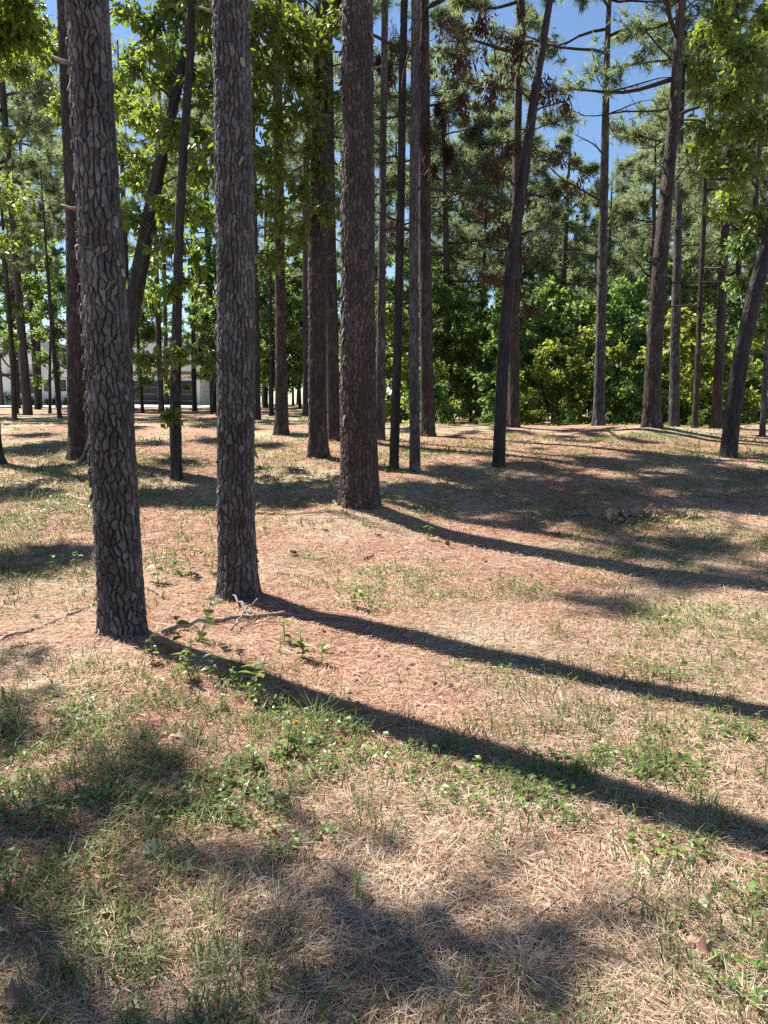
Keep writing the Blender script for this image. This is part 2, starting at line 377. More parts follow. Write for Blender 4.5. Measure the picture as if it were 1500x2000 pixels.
# ------------------------------------------------------------------ foliage
UP = np.array([0, 0, 1.0])
def unit(rng, n): return nrm(rng.normal(size=(n, 3)))
def leafy(rng, lb, tb, C, rad, ntw, lpt, L, W, droop=.4, near=False, base=.5, spread=.28):
    C = np.asarray(C); rad = np.asarray(rad)
    S = C + unit(rng, ntw) * rad * rng.uniform(.05, .5, (ntw, 1))
    E = C + unit(rng, ntw) * rad * rng.uniform(.45, 1.05, (ntw, 1))
    E[:, 2] -= .05 * rad[2]
    prisms(tb, S, E, .008 if near else .01, .003)
    n = ntw * lpt; k = np.repeat(np.arange(ntw), lpt); t = rng.uniform(.15, 1.05, n)[:, None]
    td = nrm(E - S)[k]
    P = S[k] + (E - S)[k] * t + rng.normal(size=(n, 3)) * .05
    D = td * .5 + rng.normal(size=(n, 3)) * .6 - UP * droop
    N = UP * .8 + rng.normal(size=(n, 3)) * .6
    sc = rng.uniform(.65, 1.2, n)
    leaves(lb, P, D, N, L * sc, W * sc, np.clip(base + rng.normal(size=ntw)[k] * .15 + rng.normal(size=n) * .17, 0, 1), near)
def tufts(rng, lb, C, D, nn, L, W, base=.5):
    """needle tufts at points C pointing along D"""
    n = len(C); k = np.repeat(np.arange(n), nn); m = n * nn
    d = nrm(D[k] * .75 + unit(rng, m) * 1.0 - UP * .12); P = C[k] + D[k] * rng.uniform(-.12, .06, (m, 1))
    s = nrm(np.cross(d, unit(rng, m))); l = (L * rng.uniform(.7, 1.1, m))[:, None]
    V = np.stack([P - s * W * .5, P + s * W * .5, P + d * l - UP * l * .12], 1)
    t = np.clip(base + rng.normal(size=n)[k] * .16 + rng.normal(size=m) * .12, 0, 1)
    lb.add(V.reshape(-1, 3), None, np.arange(m * 3).reshape(-1, 3), np.repeat(t, 3))
def limb_path(rng, A, B, sag=.15, n=7, wob=.05):
    A = np.asarray(A, float); B = np.asarray(B, float); t = np.linspace(0, 1, n)[:, None]; L = np.linalg.norm(B - A)
    P = A + (B - A) * t; P[:, 2] += np.sin(t[:, 0] * math.pi) * sag * L
    for f in (1, 2, 3): P += np.sin(t * math.pi * f) * rng.normal(size=(1, 3)) * wob * L * .8 / f
    P[1:-1] += rng.normal(size=(n - 2, 3)) * wob * L * .12
    return P

def pine_crown_template(seed, H=8.0, nl=15, Lmax=2.6, mat='needle', npad=4, dens=1.0, nn=26, NL=.27, NW=.02):
    """limb meshes and one needle mesh, axis along z from 0 to H"""
    rng = np.random.default_rng(seed); limbs = []; lb = MB()
    for i in range(nl):
        f = (i + rng.uniform(.1, .9)) / nl; z = f * H * .93
        az = i * 2.4 + rng.normal() * .4; L = Lmax * (1 - .72 * f ** 1.3) * rng.uniform(.65, 1.15)
        tip = np.array([math.cos(az) * L, math.sin(az) * L, z + L * rng.uniform(-.05, .45)])
        mb = MB(); P = limb_path(rng, (0, 0, z), tip, -.06, 8, .035); mb.tube(P, np.linspace(.05, .012, 8) * (1.1 - .5 * f), 5)
        C = []; D = []
        for q in range(npad):
            t = .35 + .65 * (q + rng.uniform()) / npad; b = P[0] + (P[-1] - P[0]) * t; b = np.array([np.interp(t, np.linspace(0, 1, 8), P[:, a]) for a in range(3)])
            d = nrm(nrm(tip - P[0]) + rng.normal(size=3) * .55 + UP * .25); l = L * rng.uniform(.18, .42)
            e = b + d * l; mb.tube(limb_path(rng, b, e, -.05, 5, .05), np.linspace(.016, .006, 5), 4)
            nt_ = int(9 * dens)
            for u in range(nt_):
                o = b + (e - b) * rng.uniform(.4, 1.05) + rng.normal(size=3) * .12 * L / 2; C.append(o); D.append(nrm(d + rng.normal(size=3) * .5 + UP * .3))
        C.append(tip); D.append(nrm(tip - P[-2]))
        tufts(rng, lb, np.array(C), np.array(D), nn, NL, NW)
        limbs.append(mb.mesh('branch', M['twig']))
    C = np.array([[0, 0, H]]) + rng.normal(size=(14, 3)) * (.25, .25, .35); tufts(rng, lb, C, nrm(rng.normal(size=(14, 3)) + UP * 1.2), nn, NL, NW)
    return limbs, lb.mesh('needles', M[mat], False)
PINE = [pine_crown_template(11, 8, 15, 2.7, dens=1.6), pine_crown_template(12, 8, 14, 2.5, dens=1.6), pine_crown_template(13, 8, 17, 3.0, dens=1.8), pine_crown_template(14, 8, 12, 2.3, dens=1.5)]
PINEF = [pine_crown_template(15 + i, 8, 16, 2.6 + .3 * i, npad=5, dens=1.3, nn=20, NL=.34, NW=.028) for i in range(3)]

def dead_branch_mesh(seed, L=1.4):
    rng = np.random.default_rng(seed); mb = MB()
    P = limb_path(rng, (0, 0, 0), (L, rng.normal() * .2, rng.uniform(-.1, .35) * L), rng.uniform(-.1, .15), 8, .035)
    mb.tube(P, np.linspace(.026, .007, 8), 5)
    for q in range(rng.integers(3, 7)):
        t = rng.integers(2, 8); d = nrm(P[t] - P[t - 1] + rng.normal(size=3) * .8); mb.tube(limb_path(rng, P[t], P[t] + d * L * rng.uniform(.15, .45), -.1, 5, .06), np.linspace(.010, .003, 5), 4)
    return mb.mesh('dead_branch', M['twig'])
DEADB = [dead_branch_mesh(50 + i, 1.0 + .25 * i) for i in range(6)]

def wood_template(seed, H, z0, rad, ncl, leafL, leafW, ntw, lpt, mat, rtr=.06, lean=0.0, crad=.95):
    """woodland hardwood: trunk, limbs, crown meshes (base at the origin)"""
    rng = np.random.default_rng(seed); lb = MB(); tb = MB()
    P = np.array([[0, 0, -.3], [lean * .3, 0, H * .3], [lean * .5 + rng.normal() * .1, rng.normal() * .12, H * .6], [lean + rng.normal() * .2, rng.normal() * .2, H * .96]])
    tr = trunk_mesh('trunk', P, np.array([rtr, rtr * .85, rtr * .55, .012]), 10, np.linspace(-.3, H * .96, 26), M['bark_dark'], (.05, .2, .006), seed, .3)
    for i in range(ncl):
        f = (i + rng.uniform()) / ncl; z = z0 + (H - z0) * f
        prof = math.sin(math.pi * min(1, (f * .86 + .14))) ** .6
        az = i * 2.39996 + rng.normal() * .3; rr = rad * prof * rng.uniform(.35, 1.0)
        c = np.array([np.interp(z, P[:, 2], P[:, 0]) + math.cos(az) * rr, np.interp(z, P[:, 2], P[:, 1]) + math.sin(az) * rr, z])
        zt = max(.3, z - rr * rng.uniform(.3, .8)); a = np.array([np.interp(zt, P[:, 2], P[:, 0]), np.interp(zt, P[:, 2], P[:, 1]), zt])
        tb.tube(limb_path(rng, a, c, .04, 6, .04), np.linspace(.028, .008, 6) * (rtr / .06), 4)
        leafy(rng, lb, tb, c, np.array([1, 1, .62]) * crad * rng.uniform(.7, 1.25), ntw, lpt, leafL, leafW, .3, False, .45 + rng.normal() * .1)
    return tr, tb.mesh('limbs', M['twig']), lb.mesh('crown', M[mat], False)
WOOD = [wood_template(21, 8.5, 1.8, 2.3, 22, .20, .12, 11, 20, 'leaf_far', .08, 0, .72), wood_template(22, 9.5, 2.4, 2.6, 23, .20, .12, 11, 20, 'leaf_far', .09, .5, .74),
        wood_template(23, 7.0, 1.2, 2.0, 18, .19, .12, 11, 20, 'leaf_far', .06, -.4, .68), wood_template(24, 13, 4.0, 3.0, 36, .20, .12, 15, 22, 'leaf_far', .13, .3, .95)]
UNDER = [wood_template(31, 4.2, 1.0, 1.5, 15, .16, .10, 13, 20, 'leaf_far', .03, .3, .58), wood_template(32, 3.0, .25, 1.3, 13, .15, .10, 13, 20, 'leaf_lime', .025, -.2, .5),
         wood_template(33, 5.2, 1.5, 1.6, 16, .17, .10, 13, 20, 'leaf_far', .035, .2, .62), wood_template(34, 1.5, .12, .9, 9, .13, .085, 12, 16, 'leaf_far', .015, .1, .42)]

def put_template(name, tpl, x, y, s, rz, label, cat, group, z=None, sx=1.0):
    e = empty(name, (x, y, float(terrain(x, y)) if z is None else z), label, cat, group)
    e.rotation_euler = (0, 0, rz); e.scale = (s * sx, s * sx, s)
    for nm, me in zip(('trunk', 'limbs', 'crown'), tpl): obj(nm, me, e)
    return e
def add_pine_crown(e, tpl, base, top, s, rz):
    """crown children along the trunk's upper axis; base/top relative to the tree's Empty"""
    limbs, nd_ = tpl; ax = Vector(top) - Vector(base); q = Vector((0, 0, 1)).rotation_difference(ax.normalized())
    Mx = Matrix.Translation(Vector(base)) @ q.to_matrix().to_4x4() @ Matrix.Rotation(rz, 4, 'Z') @ Matrix.Diagonal((s, s, s, 1))
    for me in limbs:
        o = obj('branch', me, e); o.matrix_local = Mx
    o = obj('needles', nd_, e); o.matrix_local = Mx

# ------------------------------------------------------------------ the trees one can tell apart
TREES = {}
def tree(key, name, label, pts, H, mat, detail, bark, cat='tree', group=None, mound=None, flare=.3, top_lean=(0, 0), Y=None, seed=None, zfine=None, smooth_extra=0):
    """pts: [(px, py, width_px), ...] from the base upwards; the trunk goes on above the picture to height H"""
    bx, by, bw = pts[0]
    if mound: 
        b0 = hit(bx, by, mound[0], terrain); MOUNDS.append((b0[0], b0[1], mound[0], mound[1]))
    else: b0 = hit(bx, by) if Y is None else at_y(bx, by, Y)
    Yb = b0[1]
    P = []; rad = []
    for px, py, wd in pts:
        q = at_y(px, py, Yb); P.append(q - b0); rad.append(wd * (.5 if key in 'ABC' else .44) * (Yb * cp + (EYE - q[2]) * sp_) / FPX)
    P[0][2] = -.25
    P = [p_ for p_ in P]; d = nrm(P[-1] - P[-2]); lastz = P[-1][2]
    if H > lastz + .5:
        for f in (.4, .75, 1.0):
            z = lastz + (H - lastz) * f; k = (z - lastz)
            P.append(np.array([P[len(pts) - 1][0] + d[0] / d[2] * k * .5 + top_lean[0] * f, P[len(pts) - 1][1] + top_lean[1] * f, z])); rad.append(max(.02, rad[len(pts) - 1] * (1 - .9 * f)))
    P = np.array(P); rad = np.array(rad)
    zf = zfine if zfine else lastz
    zs = np.concatenate([np.linspace(-.25, zf, detail[1]), np.linspace(zf, P[-1][2], 30)[1:]]) if H > zf + .5 else np.linspace(-.25, P[-1][2], detail[1])
    e = empty(name, tuple(b0), label, cat, group)
    me = trunk_mesh('trunk', P, rad, detail[0], zs, M[mat], bark, seed if seed else len(TREES) * 1.37 + 1, flare)
    obj('trunk', me, e)
    TREES[key] = dict(e=e, P=P, rad=rad, b=b0, H=H)
    return TREES[key]
def axis(t, z): return np.array([np.interp(z, t['P'][:, 2], t['P'][:, 0]), np.interp(z, t['P'][:, 2], t['P'][:, 1]), z])
def crown(t, k, zc, rz=0.0, s=None):
    tpl = PINE[k]; base = axis(t, zc); top = axis(t, t['H']); L = np.linalg.norm(top - base)
    add_pine_crown(t['e'], tpl, base, top, L / 8.0 if s is None else s, rz)
def snags(t, zs, seed, lmax=1.0):
    rng = np.random.default_rng(seed)
    for z in zs:
        o = obj('dead_branch', DEADB[rng.integers(0, 6)], t['e']); b = axis(t, z); o.location = b
        az = rng.uniform(0, 6.28); o.rotation_euler = (rng.uniform(-.4, .4), rng.uniform(-.4, .3), az); s = rng.uniform(.5, 1.0) * lmax; o.scale = (s, s, s)

PB = (.040, .084, .018)
GA = 'near pines with plated bark'
A = tree('A', 'pine_tree', 'nearest pine at left, thick grey plated trunk with leafy sprouts at its foot',
         [(240, 1232, 84), (226, 1000, 86), (204, 600, 88), (187, 300, 85), (172, 0, 82), (160, -260, 78)], 21, 'bark', (236, 540), PB, 'pine', GA, mound=(.05, .3), flare=.14, seed=2.3)
B = tree('B', 'pine_tree', 'second near pine with plated trunk, straight behind the long fallen branch',
         [(467, 1160, 78), (462, 1000, 73), (461, 600, 70), (456, 300, 70), (451, 0, 69), (447, -250, 67)], 22, 'bark', (186, 480), PB, 'pine', GA, mound=(.05, .3), flare=.2, seed=5.1)
C = tree('C', 'pine_tree', 'tall reddish plated pine rising from a pine-straw mound near the middle',
         [(702, 985, 72), (700, 800, 68), (700, 600, 66), (699, 300, 65), (697, 0, 64), (696, -250, 62)], 23, 'bark_red', (150, 470), (.054, .085, .017), 'pine', GA, mound=(.18, .5), flare=.18, seed=7.7)
MB1 = (.06, .14, .020); HB = (.045, .30, .02)
D = tree('D', 'pine_tree', 'slim reddish-brown pine standing close behind the left side of the nearest pine',
         [(153, 897, 44), (150, 700, 40), (143, 400, 33), (130, 150, 28), (122, 0, 26)], 19, 'bark_red', (48, 200), MB1, 'pine')
E_ = tree('E', 'hardwood_tree', 'dark hardwood leaning right from behind the nearest pine, heavy with green leaves',
         [(172, 905, 40), (205, 800, 40), (250, 650, 38), (270, 540, 36), (300, 380, 30), (330, 240, 26), (372, 60, 22)], 11, 'bark_dark', (40, 160), HB, 'tree', flare=.5)
F = tree('F', 'hardwood_tree', 'slender dark hardwood standing alone between the two nearest pines',
         [(343, 938, 25), (342, 800, 24), (345, 650, 22), (350, 450, 21), (358, 300, 20), (372, 100, 18)], 12.0, 'bark_dark', (36, 160), HB, 'tree')
G = tree('G', 'pine_tree', 'straight pine trunk with brown bark between the second and third near pines',
         [(550, 849, 32), (549, 700, 26), (546, 450, 23), (543, 250, 21), (540, 0, 19)], 17, 'bark_red', (40, 160), MB1, 'pine')
H_ = tree('H', 'pine_tree', 'broad very dark pine trunk with root flare just left of the mound pine',
         [(622, 892, 44), (620, 750, 42), (619, 500, 40), (625, 250, 34), (631, 0, 30)], 19, 'bark_red', (48, 190), MB1, 'pine', mound=(.08, .5), flare=.32)
I_ = tree('I', 'pine_tree', 'reddish pine trunk half hidden between the broad dark pine and the mound pine',
         [(653, 860, 30), (650, 700, 27), (645, 500, 25), (643, 250, 22), (640, 0, 20)], 18, 'bark_red', (36, 150), MB1, 'pine')
J = tree('J', 'pine_tree', 'narrow pine trunk directly right of the mound pine, farthest of that cluster',
         [(742, 859, 22), (745, 600, 18), (748, 300, 16), (752, 0, 15)], 17, 'bark', (36, 150), MB1, 'pine')
K = tree('K', 'hardwood_tree', 'thin dark trunk leaning slightly right beside the mound pine, no root flare',
         [(768, 914, 21), (776, 700, 19), (783, 400, 18), (786, 150, 17), (790, 0, 16)], 15, 'bark_dark', (36, 150), HB, 'tree', flare=.1)
L_ = tree('L', 'pine_tree', 'slim straight pine with fine grey plates right of the thin leaning trunk',
         [(811, 920, 25), (809, 750, 23), (808, 500, 22), (810, 250, 20), (812, 0, 19)], 17, 'bark', (40, 170), (.045, .09, .012), 'pine', flare=.12)
M_ = tree('M', 'pine_tree', 'stout brown pine behind the slim straight pine, dark moss clumps on its side',
         [(837, 852, 33), (833, 700, 29), (830, 500, 27), (829, 250, 25), (828, 0, 23)], 18, 'bark_red', (40, 160), MB1, 'pine', flare=.25)
N = tree('N', 'hardwood_tree', 'dying hardwood with dark leaning trunk and hanging brown dead leaves',
         [(973, 912, 28), (979, 780, 26), (986, 640, 25), (1000, 500, 24), (1024, 330, 24), (1050, 150, 18), (1074, 0, 15)], 11.5, 'bark_dark', (40, 190), HB, 'tree', flare=.12)
O = tree('O', 'pine_tree', 'brown pine trunk standing right behind the dying leaning hardwood',
         [(1003, 834, 26), (1005, 650, 22), (1008, 400, 20), (1012, 200, 18), (1017, 0, 17)], 16, 'bark_red', (36, 150), MB1, 'pine')
P_ = tree('P', 'pine_tree', 'small grey pine left of the tall crowned pine, forking into bare limbs halfway up',
         [(1115, 824, 14), (1119, 650, 12), (1120, 530, 11), (1128, 420, 8)], 8.2, 'bark', (24, 100), (.05, .1, .008), 'pine')
Q_ = tree('Q', 'dead_snag', 'thin pale dead snag touching the left side of the tall crowned pine',
         [(1157, 826, 10), (1161, 650, 9), (1164, 520, 7), (1166, 460, 5)], 6.0, 'bark', (20, 90), (.05, .1, .004), 'snag')
R_ = tree('R', 'pine_tree', 'tall straight pine right of centre with bare side limbs and green crown against sky',
         [(1170, 831, 27), (1173, 650, 22), (1178, 450, 19), (1182, 250, 16), (1186, 100, 13), (1190, 0, 11)], 14.5, 'bark', (40, 170), MB1, 'pine', mound=(.06, .7))
S_ = tree('S', 'pine_tree', 'largest pine on the right, grey-brown trunk on a straw mound, forked near the top',
         [(1272, 832, 40), (1277, 700, 34), (1290, 500, 31), (1305, 350, 28), (1318, 200, 25), (1326, 60, 20), (1329, 0, 18)], 16, 'bark_red', (48, 190), MB1, 'pine', mound=(.2, .8), flare=.3)
T_ = tree('T', 'pine_tree', 'pine with light flaking bark just right of the largest right-hand pine',
         [(1317, 833, 22), (1319, 650, 20), (1324, 450, 18), (1329, 250, 15), (1334, 0, 12)], 15, 'bark', (36, 150), MB1, 'pine')
U_ = tree('U', 'pine_tree', 'thin brown pine in the gap between the two right-hand pine pairs',
         [(1357, 836, 13), (1365, 650, 12), (1374, 450, 11), (1380, 250, 10)], 11, 'bark_red', (24, 110), MB1, 'pine')
V_ = tree('V', 'pine_tree', 'brown pine at right, just left of the dark leaning trunk',
         [(1398, 836, 25), (1405, 700, 21), (1414, 500, 18), (1424, 350, 16), (1434, 150, 13)], 13, 'bark_red', (36, 140), MB1, 'pine')
W_ = tree('W', 'hardwood_tree', 'dark hardwood at the right edge leaning out of the picture',
         [(1422, 893, 38), (1432, 800, 35), (1450, 680, 34), (1475, 570, 33), (1502, 470, 31), (1535, 340, 27)], 9.0, 'bark_dark', (48, 170), HB, 'tree', flare=.14, top_lean=(1.2, -.3))
X_ = tree('X', 'hardwood_sapling', 'slim pale sapling trunk at the far right edge behind the leaning hardwood',
         [(1489, 852, 13), (1494, 750, 11), (1502, 600, 9)], 6.0, 'bark', (20, 80), HB, 'sapling')
Z_ = tree('Z', 'hardwood_tree', 'dark trunk cut by the left picture edge with a spreading root',
         [(-14, 905, 40), (-18, 800, 36), (-26, 500, 32), (-40, 200, 28)], 11, 'bark_dark', (40, 130), HB, 'tree', flare=.7)
FARL = [('pine_tree', 'thin leaning trunk at far left in front of the white house window', [(28, 823, 12), (25, 700, 11), (14, 560, 9)], 'bark_dark', 8),
        ('pine_tree', 'pair of slim trunks right of the house window, the leaning nearer one', [(117, 816, 10), (108, 720, 9), (98, 600, 8)], 'bark_dark', 8),
        ('pine_tree', 'straight brown trunk standing over the right end of the house window', [(77, 796, 12), (75, 700, 10), (72, 560, 9)], 'bark_red', 12),
        ('hardwood_sapling', 'very thin upright trunk between the house window and the leaning slim trunk', [(97, 807, 7), (97, 740, 6), (99, 640, 5)], 'bark_dark', 6),
        ('pine_tree', 'brown trunk at far left just before the house wall by the window', [(34, 797, 13), (32, 720, 12), (22, 560, 10)], 'bark_red', 13),
        ('pine_tree', 'brown pine in front of the garage, left of the slender dark hardwood', [(316, 808, 14), (311, 700, 12), (307, 560, 10)], 'bark_red', 14),
        ('pine_tree', 'thin straight pine over the right edge of the garage', [(380, 803, 11), (378, 700, 10), (377, 560, 9)], 'bark_dark', 14),
        ('pine_tree', 'dark thin trunk seen at the right edge of the second near pine', [(503, 820, 14), (502, 650, 12), (500, 500, 10)], 'bark_dark', 15),
        ('hardwood_sapling', 'thin dark trunk left of the straight brown pine in the middle distance', [(530, 812, 10), (530, 700, 9), (528, 560, 7)], 'bark_dark', 9),
        ('hardwood_sapling', 'thin dark sapling trunk among bright leaves left of the dying hardwood', [(878, 824, 10), (877, 740, 8), (874, 600, 6)], 'bark_dark', 7),
        ('hardwood_sapling', 'thin upright trunk in the wood between the dying hardwood and small grey pine', [(1078, 826, 6), (1080, 720, 5), (1081, 640, 4)], 'bark_dark', 6),
        ('hardwood_sapling', 'slim leaning trunk near the garage, left of the brown garage pine', [(279, 806, 8), (272, 720, 7), (268, 640, 6)], 'bark_dark', 7),
        ('hardwood_sapling', 'thin crooked trunk right of the garage in light green leaves', [(412, 808, 6), (420, 740, 5), (432, 660, 4)], 'bark_dark', 6)]
for i, (nm, lb_, pts, mt, hh) in enumerate(FARL):
    tree('far%d' % i, nm, lb_, pts, hh, mt, (16, 60), (.06, .14, .008), nm.split('_')[0] if nm[0] == 'p' else 'sapling')

# pine crowns (most of them above the frame), bare lower limbs
for key, k, zc, rz in (('A', 0, 13, 0), ('B', 1, 13.5, 1), ('C', 2, 14, 2), ('D', 1, 11, .5), ('G', 0, 8.5, 2), ('H', 2, 10, 1), ('I', 1, 10, 4), ('J', 3, 8.5, .3), ('L', 0, 9, 1.3),
                      ('M', 1, 9, 5), ('O', 3, 8, 2), ('R', 2, 8.2, 1), ('S', 0, 7.5, 2.4), ('T', 1, 6.5, .4), ('U', 3, 5.5, 0), ('V', 1, 6.0, 3.3), ('P', 3, 5.0, 1.0),
                      ('far0', 3, 4.5, 1), ('far1', 3, 4.5, 2), ('far2', 0, 6.5, 3), ('far4', 1, 7, 1), ('far5', 2, 7.5, .3), ('far6', 0, 7, 3), ('far7', 1, 7.5, 2)):
    crown(TREES[key], k, zc, rz)
for key, zs in (('G', (4.5, 5.5, 6.5, 7.4)), ('H', (5.5, 6.6, 7.6)), ('I', (4.8, 6, 7.3)), ('J', (3.4, 4.4, 5.2, 6.1, 7.0)), ('K', (4, 5, 5.8, 6.6)), ('L', (4.5, 5.6, 6.4)), ('M', (4.3, 5.3, 6.2, 7.2)),
                ('O', (3.2, 4.4, 5.2, 6, 7)), ('R', (3.4, 4.1, 4.8, 5.4, 6.0, 6.5, 7.0, 7.4, 7.9)), ('S', (3.2, 4.2, 5.0, 5.8, 6.4, 7.0)), ('T', (3.0, 3.8, 4.6, 5.3, 6.0)), ('P', (2.6, 3.3, 3.9, 4.4)), ('V', (3.3, 4.2, 5.1)), ('U', (3, 4, 5)), ('X', (2, 2.8))):
    snags(TREES[key], zs, int(zs[0] * 100) + ord(key[0]), 1.25)

def src(px, py, z):      # point at height z that shades the ground seen at a pixel
    g_ = hit(px, py); k = (z - g_[2]) / math.tan(SUN_EL); return (g_[0] + SUN_AZ[0] * k, g_[1] + SUN_AZ[1] * k, z)
for key, zs in (('G', (2.2, 3.1)), ('H', (1.9, 3.3, 4.4)), ('I', (2.5, 3.6)), ('J', (1.8, 2.6)), ('L', (2.0, 2.9, 3.6)), ('M', (2.3, 3.2)), ('O', (1.6, 2.4)), ('R', (1.5, 2.3, 2.8)), ('S', (1.8, 2.5)), ('T', (1.6, 2.2)), ('V', (1.9, 2.6)), ('D', (2.4, 3.9, 5.1)), ('N', (2.0, 3.0, 3.8, 4.6)), ('W', (1.9, 2.7, 3.3))):
    snags(TREES[key], zs, int(zs[0] * 77) + ord(key[0]), .42)
def leaf_tree(t, clumps, L, W, mat, near, dens=1.0, droop=.4, seed=1, limbmat='bark_dark', base=.45, shade_clumps=()):
    """clumps: (px, py, radius_px, dY): leafy clumps with a limb from the trunk to each"""
    rng = np.random.default_rng(seed); lb = MB(); tb = MB(); b = t['b']; zt_max = t['P'][-1][2] - .1
    todo = []
    for c in list(clumps) + list(shade_clumps):  # second list: leaf clumps added high up to shade chosen ground spots
        if len(c) == 5: q = np.array(c[1:4]) - b; rr = c[4]
        else:
            px, py, rp = c[:3]; Yc = b[1] + (c[3] if len(c) > 3 else 0)
            q = at_y(px, py, Yc) - b; rr = rp * Yc / FPX
        todo.append((np.hypot(*(q - axis(t, q[2]))[:2]), q, rr, len(c) == 5))
    todo.sort(key=lambda c: c[0]); nodes = []
    for dist0, q, rr, hi in todo:                      # each limb leaves the trunk or the nearest limb that is already there
        zt = min(max(q[2] - dist0 * rng.uniform(.35, .8), .6), zt_max); a = axis(t, zt); best = np.linalg.norm(q - a) * .8; r0 = min(.045, .014 + .010 * best)
        for p_, rp_ in nodes:
            d_ = np.linalg.norm(q - p_) + max(0, p_[2] - q[2]) * .6
            if d_ < best: best = d_; a = p_; r0 = rp_ * .8
        mb = MB(); Pth = limb_path(rng, a, q, .05, 9, .035); rad_ = np.linspace(r0, max(.007, r0 * .35), 9); mb.tube(Pth, rad_, 5)
        obj('branch', mb.mesh('branch', M['twig']), t['e'])
        for k in (3, 5, 7): nodes.append((Pth[k], rad_[k]))
        nt_ = max(6, int(58 * (1.1 if hi else dens) * (rr / .6) ** 2))
        leafy(rng, lb, tb, q, np.array([rr, rr * 1.1, rr * .85]), nt_, 15, L, W, droop, near, base + rng.normal() * .08)
    obj('twigs', tb.mesh('twigs', M['twig']), t['e'])['kind'] = 'stuff'; obj('crown', lb.mesh('crown', M[mat], False), t['e'])

leaf_tree(E_, [(300, 60, 60, .5), (260, 130, 50, -.5), (330, 150, 60, .8), (280, 220, 45, 0), (350, 260, 60, -.8), (300, 320, 50, .4), (390, 330, 50, 0), (340, 400, 55, -.6), (280, 430, 45, .2),
               (290, 500, 40, .6), (380, 420, 45, .8), (255, 20, 50, 0), (400, 60, 55, .2), (405, 180, 55, -.4), (265, 340, 40, .9), (385, 500, 35, 0.3), (320, 480, 40, -.2),
               (240, 210, 40, .6), (230, 300, 35, .3), (250, 420, 35, -.3), (310, 90, 50, -.8), (350, 20, 60, .9), (370, 130, 50, 1.2), (390, 250, 45, -.2), (310, 260, 45, 1.2), (255, 560, 30, .6), (390, 390, 40, 1.2), (300, 570, 35, 1.0), (385, 580, 30, .8)], .165, .075, 'leaf', True, .42, .6, 3, base=.45,
          shade_clumps=[('w', *src(px, py, z), r) for px, py, z, r in ((330, 975, 8.5, .8), (420, 965, 8.2, .8), (520, 965, 8.5, .8), (570, 985, 8.5, .5), (440, 990, 9, .5), (60, 880, 9, .9), (130, 870, 9, .8), (30, 1110, 9, .7), (120, 1080, 9, .5))])
leaf_tree(F, [(390, 20, 70, .3), (500, 60, 60, .6), (560, 30, 60, 1.2), (530, 140, 60, .8), (590, 150, 55, 1.5), (560, 230, 60, 1.0), (520, 300, 55, .6), (610, 280, 45, 1.5), (590, 370, 45, 1.0), (540, 400, 45, .5),
              (620, 90, 45, 1.2), (420, 290, 45, -.4), (330, 560, 28, -.3), (300, 705, 38, -.6), (340, 690, 28, -.9), (400, 700, 24, .2), (590, 450, 35, .4), (330, 815, 14, -.3), (520, 500, 40, .9),
              (510, 20, 60, .2), (640, 30, 45, .8), (600, 60, 45, .5), (500, 200, 50, 1.2), (540, 330, 45, 1.4), (600, 220, 45, .6), (620, 340, 40, 1.5), (505, 390, 40, .9), (560, 450, 40, 1.2), (640, 190, 40, 1.6), (500, 130, 50, .4), (560, 90, 50, 1.0), (630, 420, 30, 1.2), (440, 200, 40, .3), (345, 470, 35, .4)], .16, .075, 'leaf', True, .36, .55, 4, base=.5,
          shade_clumps=[('w', *src(px, py, z), r) for px, py, z, r in ((850, 960, 11.2, .8), (930, 985, 11.4, .8), (1010, 950, 11, .9), (1100, 985, 11.2, .8), (1180, 950, 11, .9), (1270, 980, 11.5, .8), (1350, 945, 11, .9), (1440, 985, 11.5, .9), (1050, 915, 11, .8), (1200, 905, 11, .8), (1330, 900, 11, .8), (900, 925, 11, .7), (1480, 930, 11, .9))])
leaf_tree(W_, [(1400, 60, 65, .4), (1460, 110, 60, -.3), (1430, 180, 60, .3), (1480, 230, 55, 0), (1390, 260, 50, .8), (1450, 330, 55, .3), (1490, 30, 50, 0), (1370, 140, 45, 1), (1420, 400, 45, 1), (1480, 420, 40, .6), (1395, 330, 35, .4)], .17, .085, 'leaf', True, .42, .4, 5, base=.65)
leaf_tree(N, [(940, 60, 60, .3), (900, 120, 55, -.3), (960, 170, 55, .5), (900, 210, 45, .3), (1010, 90, 55, .6), (1060, 180, 45, .4), (1100, 200, 35, .2), (1000, 280, 50, .5), (960, 330, 45, -.2), (1040, 380, 40, .3), (980, 440, 40, .4),
              (930, 400, 35, 0), (1000, 560, 30, .3), (1030, 600, 28, .4), (960, 540, 28, -.3), (1090, 310, 35, .4), (1120, 360, 30, .3), (870, 60, 40, .2), (1010, 480, 40, .2)], .12, .035, 'dead_leaf', True, .42, 1.3, 6, base=.5)
leaf_tree(Z_, [(-60, 560, 60, 0), (-10, 470, 60, .5), (20, 380, 55, 1.2), (-20, 250, 60, .4)], .15, .06, 'leaf', True, .35, .5, 8, base=.4,
          shade_clumps=[('w', *src(px, py, 10.2), .65) for px, py in ((70, 850), (190, 856), (300, 866), (420, 862), (520, 872), (600, 850), (250, 835), (470, 838), (110, 915), (40, 965), (350, 905))])
leaf_tree(TREES['far9'], [(880, 640, 45, 0), (905, 690, 40, -.6), (930, 730, 40, -.4), (860, 700, 35, .5), (920, 770, 30, -.6), (895, 580, 45, .4), (940, 640, 40, .3), (870, 530, 45, .2)], .12, .07, 'leaf_lime', False, .9, .25, 9, base=.7)
